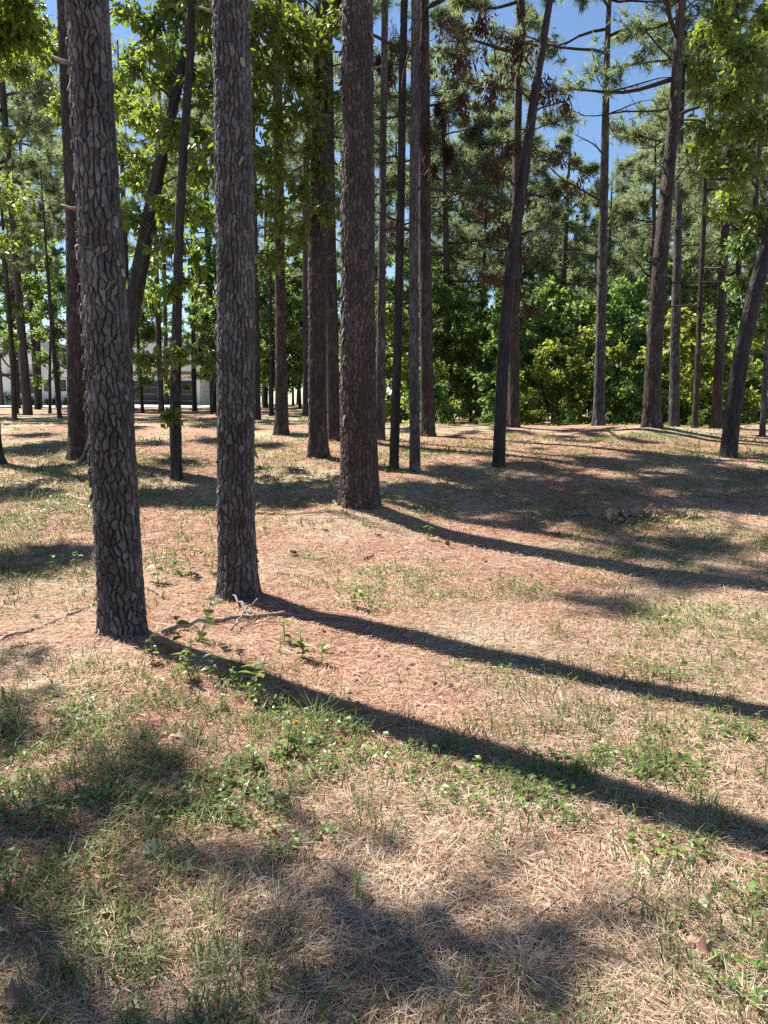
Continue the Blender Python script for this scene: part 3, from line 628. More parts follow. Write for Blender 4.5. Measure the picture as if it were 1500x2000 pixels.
leaf_tree(TREES['far3'], [(85, 700, 20, 0), (110, 650, 28, .5), (95, 600, 30, 0), (75, 745, 14, -.3), (120, 560, 30, .3)], .13, .075, 'leaf_far', False, 1, .3, 10)
leaf_tree(TREES['far8'], [(520, 620, 30, 0), (540, 560, 35, .5), (505, 680, 26, -.4), (560, 640, 24, .3), (530, 500, 35, 0)], .13, .075, 'leaf_far', False, 1, .3, 13)
leaf_tree(TREES['far11'], [(270, 700, 20, 0), (290, 650, 30, .5), (265, 620, 30, 0), (300, 590, 30, .3), (285, 740, 16, -.3)], .13, .075, 'leaf_far', False, 1, .3, 14, base=.6)
leaf_tree(TREES['far12'], [(430, 650, 22, 0), (400, 620, 24, .5), (440, 590, 28, 0), (400, 660, 22, .3), (415, 690, 14, -.3)], .13, .075, 'leaf_far', False, 1, .3, 15, base=.6)
leaf_tree(TREES['far10'], [(1080, 640, 28, 0), (1100, 700, 26, -.5), (1060, 590, 30, .4), (1095, 760, 22, -.6)], .13, .08, 'leaf_far', False, 1, .25, 16, base=.6)
leaf_tree(X_, [(1480, 640, 40, .3), (1500, 560, 45, 0), (1460, 560, 40, .6), (1490, 720, 30, .3), (1450, 480, 40, .7)], .13, .08, 'leaf_far', False, .9, .25, 17, base=.6)
# dark hanging clumps of dead needles caught on the limbs of the stout brown pine
rng = np.random.default_rng(77)
for px, py, rp, ln in ((832, 270, 12, 55), (866, 235, 7, 40), (872, 300, 5, 30), (880, 300, 5, 25), (770, 90, 16, 50), (760, 140, 12, 40), (740, 120, 5, 22), (765, 440, 14, 30), (845, 330, 8, 20), (855, 210, 6, 22)):
    q = at_y(px, py, M_['b'][1] - .3) - M_['b']; k = M_['b'][1] / FPX; lb = MB(); nn = 260
    Pn = q + rng.normal(size=(nn, 3)) * np.array([rp * k * .5, rp * k * .5, ln * k * .35]); Dn = nrm(rng.normal(size=(nn, 3)) * .35 - UP)
    strips(lb, Pn, Dn, unit(rng, nn), rng.uniform(.12, .25, nn), np.full(nn, .012), rng.normal(size=nn) * .3, rng.uniform(0, .3, nn))
    a = axis(M_, q[2] + .1); mb = MB(); mb.tube(limb_path(rng, a, q + UP * ln * k * .3, .05, 5, .04), np.linspace(.02, .008, 5), 4)
    o = obj('branch', mb.mesh('branch', M['twig']), M_['e']); obj('needle_clump', lb.mesh('needle_clump', M['dead_leaf'], False), o)['kind'] = 'stuff'

# short broken stubs on the near trunks
for t, zs_ in ((A, ((2.75, math.pi), (3.6, 3.5))), (B, ((3.3, 5.2), (4.4, 3.3))), (C, ((4.9, 0.0), (6.2, 3.2)))):
    for z, th in zs_:
        r = np.interp(z, t['P'][:, 2], t['rad']); c = axis(t, z); d3 = np.array([math.cos(th), math.sin(th), .15]); mb = MB(); mb.tube(np.array([d3 * r * .8, d3 * (r + .04), d3 * (r + .10) + (0, 0, .01)]), [.014, .011, .007], 6, lump=.6)
        obj('branch_stub', mb.mesh('branch_stub', M['stick']), t['e'], tuple(c))
# loose bark plates, mostly on the sun side; pale colour paints the lit rim
def plate_mesh(seed):
    rng = np.random.default_rng(seed); k = 8; th = np.linspace(0, 2 * math.pi, k, endpoint=False)
    a = .022 * rng.uniform(.7, 1.2, k); b_ = .04 * rng.uniform(.7, 1.2, k)
    x = np.sign(np.cos(th)) * np.abs(np.cos(th)) ** .6 * a; z = np.sign(np.sin(th)) * np.abs(np.sin(th)) ** .6 * b_
    curl = -x * x * 6
    f = np.stack([x, .005 + curl + z * .05, z], -1); bk = np.stack([x * .9, -.006 + curl, z * .9], -1)
    V = np.concatenate([f, bk, [[0, .007, 0]]]); j = np.arange(k); q = (j + 1) % k
    return mesh_np('bark_plate', V, [np.stack([j, q, q + k, j + k], -1), np.stack([j, q, np.full(k, 2 * k)], -1)[:, ::-1]], M['flake'], False, {'tint': rng.uniform(0, 1) * np.ones(2 * k + 1), 'ridge': np.ones(2 * k + 1)})
PL = [plate_mesh(200 + i) for i in range(6)]
rng = np.random.default_rng(5)
for t, nn, zmax, sc_ in ((A, 120, 4.3, .8), (B, 130, 5.0, .85), (C, 190, 6.6, 1.0), (H_, 130, 7.5, 1.2), (D, 70, 8.0, 1.0), (G, 60, 8.0, 1.1)):
    for i in range(nn):
        z = rng.uniform(.08, zmax); th = math.pi * (rng.uniform(.88, 1.22) if i % 8 else rng.uniform(1.75, 2.1)); r = np.interp(z, t['P'][:, 2], t['rad']) + (.004 if t in (A, B, C) else -.004); c = axis(t, z)
        o = obj('bark_plate', PL[i % 6], t['e'], (c[0] + r * math.cos(th), c[1] + r * math.sin(th), z))
        o.rotation_euler = (rng.uniform(.0, .5), rng.normal() * .15, th - math.pi / 2 - abs(rng.normal()) * .45); s = rng.uniform(.45, 1.05) * sc_; o.scale = (s, s, s * rng.uniform(.7, 1.4))

# ------------------------------------------------------------------ ground sheet
def spread(n, k, ext): u = np.linspace(-1, 1, n); return ext * np.sinh(k * u) / math.sinh(k)
gx = spread(260, 7.6, 600); gy = spread(290, 7.4, 600) + 5
GX, GY = np.meshgrid(gx, gy); GZ = terrain(GX, GY)
i = np.arange(len(gy) - 1)[:, None] * len(gx); j = np.arange(len(gx) - 1)[None]
Q = np.stack([i + j, i + j + 1, i + j + 1 + len(gx), i + j + len(gx)], -1).reshape(-1, 4)
g = obj('ground', mesh_np('ground', np.stack([GX, GY, GZ], -1).reshape(-1, 3), [Q], M['ground'])); g['kind'] = 'structure'

# ------------------------------------------------------------------ house and driveway far left
HY = 56.0
def hx(px, Y=HY): return (px - 750) / FPX * Y * 1.0
def hz(py, Y=HY): return at_y(750, py, Y)[2]
mb = MB(); nS = 40; xs = np.linspace(-46, -8, nS); yy = np.array([48.5, 50, 52, 54, 55.5])
V = np.array([(x, y, float(terrain(x, y)) + .03) for y in yy for x in xs]); i = np.arange(len(yy) - 1)[:, None] * nS; j = np.arange(nS - 1)[None]
Q = np.stack([i + j, i + j + 1, i + j + 1 + nS, i + j + nS], -1).reshape(-1, 4); mb.add(V, Q)
d = obj('driveway', mb.mesh('driveway', M['concrete'])); d['kind'] = 'structure'
z0 = float(terrain(-22, HY)) - .3; zb = hz(789)
he = empty('house', (hx(60), HY, z0), 'white house with dark windows and grey roof seen between trunks at far left', 'house')
def hp(name, mb, mat, parent=he):
    o = obj(name, mb.mesh(name, M[mat], False)); o.parent = parent; 
    if parent is he: o.matrix_parent_inverse = Matrix.Translation(he.location).inverted()
    return o
xl, xr = hx(-60), hx(140); ze = hz(712); zp = hz(668); xm = hx(68); gl, gr = hx(5), hx(132)
# walls, around the window opening
wx0, wx1, wz0, wz1 = hx(34), hx(74), hz(768), hz(744)
mb = MB(); mb.box(xl, wx0, HY, HY + 8, z0, ze); mb.box(wx1, xr, HY, HY + 8, z0, ze); mb.box(wx0, wx1, HY, HY + 8, z0, wz0); mb.box(wx0, wx1, HY, HY + 8, wz1, ze); mb.box(wx0, wx1, HY + .5, HY + 8, wz0, wz1)
hp('wall', mb, 'white')
mb = MB(); mb.add([(gl, HY - .4, ze), (gr, HY - .4, ze), (xm, HY - .4, zp), (gl, HY + 8, ze), (gr, HY + 8, ze), (xm, HY + 8, zp)], [(0, 3, 5, 2), (1, 2, 5, 4), (0, 1, 4, 3)], [(0, 2, 1), (3, 4, 5)]); hp('gable', mb, 'white')
mb = MB()
for s, xa in ((-1, gl - .5), (1, gr + .5)):
    za = ze - .35; mb.add([(xa, HY - .9, za), (xm, HY - .9, zp + .12), (xm, HY + 8.4, zp + .12), (xa, HY + 8.4, za), (xa, HY - .9, za + .16), (xm, HY - .9, zp + .3), (xm, HY + 8.4, zp + .3), (xa, HY + 8.4, za + .16)],
       [(0, 1, 2, 3), (4, 7, 6, 5), (0, 4, 5, 1), (3, 2, 6, 7), (0, 3, 7, 4)])
hp('roof', mb, 'roof')
mb = MB(); mb.add([(xl - .6, HY - .7, ze), (gl, HY - .7, ze), (gl, HY + 4, ze + 2.6), (xl - .6, HY + 4, ze + 2.6), (xl - .6, HY - .7, ze - .15), (gl, HY - .7, ze - .15), (gl, HY + 4, ze + 2.4), (xl - .6, HY + 4, ze + 2.4)], [(0, 1, 2, 3), (4, 7, 6, 5), (0, 4, 5, 1), (1, 5, 6, 2), (0, 3, 7, 4)]); hp('roof', mb, 'roof')
mb = MB(); mb.box(wx0 - .5, wx1 + .5, HY - .9, HY - .003, hz(736), hz(731)); hp('awning', mb, 'black')
mb = MB(); mb.box(wx0, wx1, HY - .06, HY - .004, wz1 + .003, wz1 + .14); hp('lintel', mb, 'wood')
def window(x0, x1, za, zb_, nmull, Y=HY):
    mb = MB(); f = .07
    mb.box(x0, x1, Y + .02, Y + .12, za, za + f); mb.box(x0, x1, Y + .02, Y + .12, zb_ - f, zb_); mb.box(x0, x0 + f, Y + .02, Y + .12, za + f, zb_ - f); mb.box(x1 - f, x1, Y + .02, Y + .12, za + f, zb_ - f)
    for q in range(1, nmull): xm_ = x0 + (x1 - x0) * q / nmull; mb.box(xm_ - f * .5, xm_ + f * .5, Y + .02, Y + .12, za + f, zb_ - f)
    wi = hp('window', mb, 'black')
    for q in range(nmull):
        a_ = x0 + (x1 - x0) * q / nmull + f * .5; b_ = x0 + (x1 - x0) * (q + 1) / nmull - f * .5; m2 = MB(); m2.box(a_, b_, Y + .06, Y + .08, za + f, zb_ - f)
        obj('pane', m2.mesh('pane', M['glass'], False)).parent = wi
window(wx0, wx1, wz0, wz1, 3)
for px in (95, 125):
    mb = MB(); mb.box(hx(px), hx(px + 12), HY - .05, HY - .004, hz(764), hz(742)); wi = hp('window', mb, 'black')
    m2 = MB(); m2.box(hx(px) + .07, hx(px + 12) - .07, HY - .065, HY - .053, hz(764) + .07, hz(742) - .07); obj('pane', m2.mesh('pane', M['glass'], False)).parent = wi
# garage wing
g0, g1 = hx(262), hx(398); gz = hz(744); GYY = HY - .8
mb = MB(); mb.box(xr + .003, g0, HY + 1, HY + 8, z0, hz(735)); hp('wall', mb, 'white')
mb = MB(); mb.box(g0, g1, GYY + .3, GYY + 9, z0, hz(728)); hp('wall', mb, 'white')
mb = MB(); zr = hz(727); mb.add([(g0 - .5, GYY - .4, zr), (g1 + .5, GYY - .4, zr), (g1 + .5, GYY + 4.5, zr + 2.5), (g0 - .5, GYY + 4.5, zr + 2.5), (g0 - .5, GYY + 9.5, zr), (g1 + .5, GYY + 9.5, zr)], [(0, 1, 2, 3), (3, 2, 5, 4), (0, 4, 5, 1)], [(0, 3, 4), (1, 5, 2)]); hp('roof', mb, 'roof')
mb = MB(); mb.box(g0 - .5, g1 + .5, GYY - .46, GYY - .41, zr - .22, zr + .02); hp('eave_board', mb, 'wood')
mb = MB(); zc_ = hz(734); mb.add([(xr + .1, HY + .3, zc_), (g0 - .6, HY + .3, zc_), (g0 - .6, HY + 4.5, zc_ + 2.4), (xr + .1, HY + 4.5, zc_ + 2.4), (xr + .1, HY + 8.6, zc_), (g0 - .6, HY + 8.6, zc_)], [(0, 1, 2, 3), (3, 2, 5, 4), (0, 4, 5, 1)], [(0, 3, 4), (1, 5, 2)]); hp('roof', mb, 'roof')
for a_, b_ in ((272, 328), (342, 384)):
    mb = MB(); dz = (gz - (zb - .25)) / 4
    for q in range(4): mb.box(hx(a_), hx(b_), GYY + .22, GYY + .297, zb - .25 + q * dz + .02, zb - .25 + (q + 1) * dz - .02)
    hp('garage_door', mb, 'garage')
rng = np.random.default_rng(8)
for i, px in enumerate((12, 42, 60, 92, 106, 128)):
    x = hx(px, 54.6); y = 55.3; s_ = .5 if px != 12 else 1.0; lb = MB(); tb = MB()
    leafy(rng, lb, tb, (0, 0, s_ * .6), (s_ * .7, s_ * .6, s_ * .7), 40, 12, .1, .06, 0, False, .3)
    e = empty('shrub', (x, y, float(terrain(x, y))), 'large dark clipped shrub at the left house corner' if i == 0 else 'round foundation shrub, ' + ['', 'first', 'second', 'third', 'fourth', 'fifth'][i] + ' from the left along the white house wall', 'shrub', None if i == 0 else 'foundation shrubs along the house')
    obj('twigs', tb.mesh('twigs', M['twig']), e)['kind'] = 'stuff'; obj('crown', lb.mesh('crown', M['leaf'], False), e)

# ------------------------------------------------------------------ the wood behind
LAND = [(-80, 'the left picture edge'), (60, 'the house window'), (150, 'the slim reddish-brown pine'), (230, 'the nearest pine'), (343, 'the slender dark hardwood'), (465, 'the second near pine'), (549, 'the straight brown pine'), (620, 'the broad dark pine'),
        (700, 'the mound pine'), (745, 'the narrow pine beside the mound pine'), (809, 'the slim grey-plated pine'), (878, 'the sapling in bright leaves'), (985, 'the dying hardwood'), (1117, 'the small grey pine'), (1174, 'the tall crowned pine'), (1282, 'the largest right-hand pine'),
        (1363, 'the thin right-hand pine'), (1410, 'the brown right-hand pine'), (1470, 'the leaning right-hand hardwood'), (1620, 'the right picture edge')]
RANK = {}
WORDS = ['front one', 'second back', 'third back', 'fourth back', 'fifth back', 'sixth back', 'seventh back', 'eighth back']
def spot(e, base):          # remember a wood tree; its label is completed once all stand
    RANK.setdefault(base, []).append(e)
def finish_labels():
    for base, es in RANK.items():
        bins = {}
        for e in es:
            px = 750 + e.location.x / (e.location.y * cp + (EYE - e.location.z) * sp_) * FPX
            k = min(range(len(LAND)), key=lambda i: abs(LAND[i][0] - px)); side = 'left' if px < LAND[k][0] else 'right'
            if px < -10: k, side = 0, 'out'
            if px > 1510: k, side = len(LAND) - 1, 'out'
            bins.setdefault((k, side), []).append(e)
        for (k, side), q in bins.items():
            q.sort(key=lambda e: e.location.y)
            for i, e in enumerate(q):
                w_ = 'beyond ' if side == 'out' else side + ' of '
                e['label'] = base + ' ' + w_ + LAND[k][1] + ('' if len(q) == 1 else ', ' + WORDS[min(i, 7)])
rng = np.random.default_rng(42); placed = []
def scatter(n, fx, fy, tpls, smin, smax, label, group, name, mind, ok=None, cat='tree'):
    c = 0
    for _ in range(n * 30):
        if c >= n: break
        y = rng.uniform(*fy); x = rng.uniform(*fx) * y
        if ok and not ok(x, y): continue
        if any((x - a) ** 2 + (y - b_) ** 2 < mind * mind for a, b_ in placed): continue
        placed.append((x, y)); c += 1
        spot(put_template(name, tpls[rng.integers(0, len(tpls))], x, y, rng.uniform(smin, smax), rng.uniform(0, 6.28), label, cat, group), label)
px2f = lambda px: (px - 750) / FPX
scatter(9, (px2f(820), px2f(1600)), (20.3, 22.8), UNDER[3:], .14, .34, 'small green bush on the crest', 'small bushes on the crest', 'bush', .7, None, 'bush')
scatter(13, (px2f(840), px2f(1650)), (22.5, 25), UNDER[3:] + UNDER[1:2], .6, 1.2, 'low leafy wood-edge bush', 'bushes along the wood edge', 'bush', .8, None, 'bush')
scatter(24, (px2f(700), px2f(1650)), (23.5, 31), UNDER, .7, 1.3, 'leafy undergrowth sapling', 'saplings along the wood edge', 'sapling', 1.3)
scatter(15, (px2f(560), px2f(1700)), (28, 40), WOOD[:3], .7, .95, 'woodland hardwood', 'hardwoods in the wood behind', 'hardwood_tree', 1.8)
scatter(30, (px2f(420), px2f(1750)), (42, 66), WOOD[:3] + UNDER[2:3], .9, 1.15, 'woodland hardwood', 'hardwoods in the wood behind', 'hardwood_tree', 2.4)
scatter(44, (px2f(300), px2f(1700)), (34, 56), UNDER[:3], 1.0, 1.6, 'leafy undergrowth sapling', 'saplings along the wood edge', 'sapling', 1.8, lambda x, y: x > px2f(450) * y)
scatter(16, (px2f(-150), px2f(560)), (66, 85), WOOD, .9, 1.25, 'hardwood behind the white house', 'hardwoods behind the house', 'hardwood_tree', 4)
scatter(26, (px2f(-200), px2f(1700)), (70, 110), WOOD[1:], 1.1, 1.5, 'far green tree', 'far trees closing the view', 'hardwood_tree', 5)
# leafy trees left, in front of the house, crowns above its roof line
for px, Y, k, s, lb_ in ((40, 34, 1, .95, 'leafy hardwood hanging over the house roof at the left edge'), (205, 38, 0, 1.0, 'leafy hardwood behind the nearest pine, right of the house gable'), (440, 36, 2, 1.1, 'bushy green hardwood between the second near pine and the garage'),
                         (-40, 26, 1, .8, 'leafy hardwood leaning in at the left edge before the house'), (560, 33, 0, .9, 'green hardwood behind the straight brown pine in the middle'), (262, 43, 2, .8, 'leafy hardwood half covering the garage at its left end'), (350, 46, 2, .75, 'leafy hardwood half covering the garage at its right end'), (160, 44, 1, .8, 'leafy hardwood beside the house gable, behind the nearest pine')):
    x = px2f(px) * Y; put_template('hardwood_tree', WOOD[k], x, Y, s, px * .1, lb_, 'tree', 'leafy trees at left')
# tall pines farther off, crowns against the sky
def far_pine(px, Y, H, zc, k, label, group, rb=.17):
    x = px2f(px) * Y; e = empty('pine_tree', (x, Y, float(terrain(x, Y)) - .1), label, 'pine', group)
    lx = np.random.default_rng(int(px) + 900).normal() * .35
    P = np.array([[0, 0, 0], [lx * .5, 0, H * .5], [lx, 0, H]]); spot(e, label); o = obj('trunk', trunk_mesh('trunk', P, np.array([rb, rb * .75, .03]), 12, np.linspace(0, H, 40), M['bark_far'], (.08, .16, .01), px * .1, .2), e)
    base = (np.interp(zc, P[:, 2], P[:, 0]), 0, zc); add_pine_crown(e, PINEF[k % 3], base, (lx, 0, H), (H - zc) / 8, px * .37)
for i, (px, Y, H, zc, k) in enumerate(((60, 30, 19, 9, 2), (-60, 33, 20, 8, 0), (230, 42, 20, 9, 1), (420, 36, 19, 10, 2), (600, 30, 18, 9, 0), (690, 36, 20, 9, 1), (880, 32, 15, 6, 0), (930, 39, 17, 7, 2), (1000, 46, 17, 6, 1),
    (1080, 52, 14, 5, 0), (1230, 48, 16, 6, 1), (1265, 33, 13, 5, 2), (1380, 36, 19, 7, 2), (1450, 31, 16, 6, 0), (1540, 37, 20, 8, 2), (1330, 46, 21, 8, 0), (120, 48, 22, 9, 2), (330, 55, 23, 10, 0), (780, 48, 20, 9, 1), (1480, 50, 22, 8, 2),
    (960, 55, 21, 6, 0), (1290, 58, 22, 7, 1), (1390, 62, 24, 8, 0), (1040, 62, 18, 6, 1), (1340, 40, 17, 5, 0), (870, 58, 22, 7, 1), (80, 44, 20, 7, 1), (10, 54, 22, 7, 0), (260, 38, 17, 8, 2), (520, 48, 19, 7, 1), (650, 54, 21, 7, 2), (720, 40, 17, 7, 0), (1130, 60, 15, 5, 2), (1440, 66, 25, 8, 1), (1015, 33, 15.5, 6.5, 2), (1085, 34, 13, 5, 0), (800, 33, 17, 7, 2), (1420, 40, 19, 6, 2), (1175, 42, 13, 5, 1))):
    far_pine(px, Y, H, zc, k, 'pine rising out of the wood', 'pines rising out of the wood')

finish_labels()
# trees just outside the frame to the left: their crowns shade the near ground
def side_tree(x, y, H, clumps, label, seed):
    rng_ = np.random.default_rng(seed); z = float(terrain(x, y)); e = empty('hardwood_tree', (x, y, z), label, 'tree')
    P = np.array([[0, 0, -.2], [.1, .1, H * .5], [.2, 0, H]]); obj('trunk', trunk_mesh('trunk', P, np.array([.17, .13, .03]), 20, np.linspace(-.2, H, 60), M['bark_dark'], HB, seed, .3), e)
    lb = MB(); tb = MB()
    for cx, cy, cz, r in clumps:
        q = np.array([cx - x, cy - y, cz - z]); mb = MB(); zt = min(H - .3, q[2] - .6); tb.tube(limb_path(rng_, (np.interp(zt, P[:, 2], P[:, 0]), 0, zt), q, .05, 7, .03), np.linspace(.022, .006, 7), 4)
        leafy(rng_, lb, tb, q, (r, r, r * .7), 5, 7, .13, .065, .4, False)
    obj('twigs', tb.mesh('twigs', M['twig']), e)['kind'] = 'stuff'; obj('crown', lb.mesh('crown', M['leaf'], False), e)
_r = np.random.default_rng(99)
def broken(spots, zlo, zhi):
    out_ = []
    for px, py, n_, sp, r in spots:
        for q in range(n_):
            out_.append((*src(px + _r.normal() * sp * 1.5, min(2100, py + _r.normal() * sp * .7), _r.uniform(zlo, zhi)), r * _r.uniform(.5, 1.2)))
    return out_
side_tree(-6.6, 6.2, 9.8, broken(((20, 1290, 4, 40, .35), (20, 1440, 6, 60, .4), (160, 1510, 4, 80, .4), (400, 1550, 4, 90, .4), (30, 1640, 5, 70, .4)), 6.5, 9.3), 'leafy hardwood just outside the left edge', 71)
side_tree(-7.4, 4.6, 10.3, broken(((800, 1840, 6, 110, .4), (1030, 1880, 4, 90, .4), (380, 1950, 4, 110, .4), (600, 1760, 3, 90, .4), (100, 1850, 4, 90, .4)), 7.5, 10), 'second leafy hardwood outside the left edge, nearer the viewer', 72)

# ------------------------------------------------------------------ ground cover nobody could count
rng = np.random.default_rng(123)
def polar(n, r0, r1, a, half=R(41)):
    r = (rng.uniform(size=n) * (r1 ** a - r0 ** a) + r0 ** a) ** (1 / a); th = rng.uniform(-half, half, n)
    return r * np.sin(th), r * np.cos(th), r
def dry_share(x, y): return sstep(-.1, .75, (x - .35 * (y - 3.2)) * .28 + (fbm(x * .8, y * .8, 31) - .5) * 1.7 + .32) * sstep(9.5, 7, y)
def green_share(x, y):
    base = (fbm(x * .9, y * .9, 47) - .5) * 2.2
    left = sstep(.6, -1.0, x) * sstep(5.2, 3.6, y) * .75 + sstep(-1.6, -3.2, x + .1 * y) * sstep(5, 7, y) * sstep(16, 12, y) * 1.1
    right = sstep(1.0, 4.0, x) * sstep(12, 7, y) * .35
    far = sstep(10, 15, y) * .25
    return np.clip(base * .9 + left * 1.2 + right * 1.3 + far + .14, 0, 1)
def lay(n, r1, a, keep, lmin, lmax, wid, mat, name, label, tintf, zup=.015, tilt=.05, bend=.5):
    x, y, r = polar(n, 1.0, r1, a); k = rng.uniform(size=n) < keep(x, y); x, y, r = x[k], y[k], r[k]; n = len(x)
    az = rng.uniform(0, 2 * math.pi, n) * .6 + vnoise(x * 2.5, y * 2.5, 5) * 6.0; L = rng.uniform(lmin, lmax, n)
    tx, ty = x + np.cos(az) * L, y + np.sin(az) * L
    z0 = terrain(x, y) + rng.uniform(.001, zup, n); z1 = terrain(tx, ty) + rng.uniform(.001, zup, n) + np.abs(rng.normal(size=n)) * tilt * L
    D = np.stack([tx - x, ty - y, z1 - z0], -1); U = nrm(rng.normal(size=(n, 3)) * .55 + UP)
    mb = MB(); strips(mb, np.stack([x, y, z0], -1), D, U, np.linalg.norm(D, axis=1), (wid + .00032 * r) * rng.uniform(.7, 1.3, n), rng.normal(size=n) * bend, np.clip(tintf(x, y) + rng.normal(size=n) * .22, 0, 1))
    o = obj(name, mb.mesh(name, M[mat], False)); tag(o, label, name.replace('_', ' '), None, 'stuff'); return o
lay(200000, 17, .58, lambda x, y: 1 - .5 * dry_share(x, y), .07, .17, .0012, 'straw', 'pine_straw', 'reddish brown pine straw covering the ground under the pines', lambda x, y: .55 + (fbm(x * 1.1, y * 1.1, 8) - .5) * .5 + 0 * x)
lay(190000, 12, .52, lambda x, y: .06 + .94 * dry_share(x, y), .04, .105, .0013, 'dry_grass', 'dry_grass', 'pale dry mown grass matted over the right foreground', lambda x, y: .5 + (fbm(x * 1.3, y * 1.3, 18) - .5) * .6, .02, .18, .9)
# upright green grass
def grass(n, r1, a, keep, hmin, hmax, wid):
    x, y, r = polar(n, 1.0, r1, a); k = rng.uniform(size=n) < keep(x, y); x, y, r = x[k], y[k], r[k]; n = len(x)
    D = nrm(np.stack([rng.normal(size=n) * .55, rng.normal(size=n) * .55, np.full(n, .8)], -1)); U = nrm(np.stack([D[:, 0], D[:, 1], np.full(n, -.5)], -1))
    U = nrm(np.stack([-D[:, 0] + rng.normal(size=n) * .3, -D[:, 1] + rng.normal(size=n) * .3, np.full(n, .6)], -1))
    return np.stack([x, y, terrain(x, y) - .003], -1), D, U, rng.uniform(hmin, hmax, n), (wid + .0006 * r) * rng.uniform(.6, 1.3, n), np.abs(rng.normal(size=n)) * .9 + .3, np.clip(.45 + (fbm(x * 1.2, y * 1.2, 61) - .5) * .9 + rng.normal(size=n) * .2 + .12 * sstep(0, 3, x), 0, 1)
mb = MB()
clump = lambda x, y: .12 + .88 * sstep(.45, .62, fbm(x * 7, y * 7, 71, 2))
strips(mb, *grass(240000, 18, .6, lambda x, y: green_share(x, y) * clump(x, y), .04, .13, .0034))
tag(obj('green_grass', mb.mesh('green_grass', M['grass'], False)), 'short green and yellowing grass in patches over the straw', 'grass', None, 'stuff')
# low creeping weeds with small rounded leaves
mb = MB(); x, y, r = polar(150000, 1.0, 26, .6)
k = rng.uniform(size=len(x)) < np.clip(green_share(x, y) - .05 + .25 * sstep(9, 14, y), 0, 1) * sstep(.52, .68, fbm(x * 3.1, y * 3.1, 91, 2)); x, y, r = x[k], y[k], r[k]; n = len(x)
az = rng.uniform(0, 6.28, n); Dl = np.stack([np.cos(az), np.sin(az), rng.normal(size=n) * .25], -1); sc = rng.uniform(.015, .036, n) * (1 + .07 * r)
leaves(mb, np.stack([x, y, terrain(x, y) + rng.uniform(.01, .06, n)], -1), Dl, UP + rng.normal(size=(n, 3)) * .35, sc, sc * .7, np.clip(.45 + rng.normal(size=n) * .25, 0, 1), True)
tag(obj('creeping_weeds', mb.mesh('creeping_weeds', M['weed'], False)), 'low creeping green weeds with small leaves among the straw', 'weeds', None, 'stuff')
# crumbled leaf and bark litter
mb = MB(); x, y, r = polar(16000, 1.0, 24, .7); n = len(x); az = rng.uniform(0, 6.28, n); sc = rng.uniform(.012, .035, n) * (1 + .05 * r)
leaves(mb, np.stack([x, y, terrain(x, y) + rng.uniform(.006, .025, n)], -1), np.stack([np.cos(az), np.sin(az), rng.normal(size=n) * .2], -1), UP + rng.normal(size=(n, 3)) * .4, sc, sc * .6, rng.uniform(0, 1, n), True)
tag(obj('leaf_litter', mb.mesh('leaf_litter', M['brown_leaf'], False)), 'small brown flakes of leaf and bark litter on the ground', 'litter', None, 'stuff')

# ------------------------------------------------------------------ fallen branches and sticks
def stick(label, pts, rad, mat='stick', sides=(), lift=.0, name='fallen_stick', cat='stick'):
    def pth(pp, lf):
        q = np.array([hit(*p_[:2]) for p_ in pp]); q[:, 2] += lf + np.array([p_[2] if len(p_) > 2 else 0 for p_ in pp]); t = np.linspace(0, len(pp) - 1, len(pp) * 4)
        s_ = np.stack([np.interp(t, np.arange(len(pp)), q[:, a]) for a in range(3)], -1); s_[1:-1] += rng.normal(size=(len(t) - 2, 3)) * rad * .5; return s_
    P = pth(pts, rad * .8 + lift); b = P[0].copy(); mb = MB(); mb.tube(P - b, np.linspace(rad, rad * .6, len(P)), 7, lump=.5)
    if not sides:
        o = obj(name, mb.mesh(name, M[mat]), None, tuple(b)); return tag(o, label, cat)
    e = empty(name, tuple(b), label, cat); obj('stem', mb.mesh('stem', M[mat]), e)
    for sd, rr in sides:
        P = pth(sd, rr * .8 + lift); mb = MB(); mb.tube(P - b, np.linspace(rr, rr * .5, len(P)), 6, lump=.5); obj('side_branch', mb.mesh('side_branch', M[mat]), e)
    return e
stick('long fallen branch lying from the nearest pine towards the second pine\'s shadow', [(318, 1240), (400, 1222), (480, 1209), (560, 1206), (660, 1213)], .02, 'stick',
      [([(490, 1206), (462, 1183, .03), (432, 1160, .05)], .013), ([(452, 1240, .02), (478, 1216, .06), (503, 1196, .09)], .009), ([(600, 1209), (540, 1218), (490, 1224)], .008)], .01, 'fallen_branch', 'branch')
stick('forked grey stick across the foot of the nearest pine', [(282, 1228, .03), (235, 1224, .05), (200, 1226, .06), (180, 1212, .07)], .011, 'stick', [([(200, 1226, .06), (190, 1250, .02), (177, 1274)], .007), ([(263, 1216, .06), (238, 1209, .06)], .008)], .01, 'fallen_branch', 'branch')
stick('long thin stick running left from the nearest pine to the picture edge', [(-20, 1256), (60, 1232), (120, 1210), (188, 1180)], .013)
stick('short grey stick lying above the long thin stick at left', [(62, 1206), (78, 1184)], .008)
stick('pale thin stick on the straw below the long left-hand stick', [(20, 1268), (60, 1258), (118, 1256)], .006)
stick('short brown stick on the straw just right of the nearest pine', [(286, 1150, .02), (320, 1170)], .012)
stick('thin curved twig on the straw below the nearest pine', [(180, 1353), (245, 1350), (316, 1366)], .005, 'stick_dark')
stick('crooked black rotten stick in the left foreground', [(304, 1678, .02), (310, 1705), (300, 1738), (280, 1768), (246, 1795)], .009, 'stick_dark')
stick('thin straight stem lying across the lower left grass', [(258, 1892), (330, 1845), (402, 1800)], .0035)
stick('thin arched twig in the lower right foreground', [(1195, 1782, .01), (1240, 1776, .04), (1290, 1800, .03), (1336, 1842)], .003, 'stick_dark')
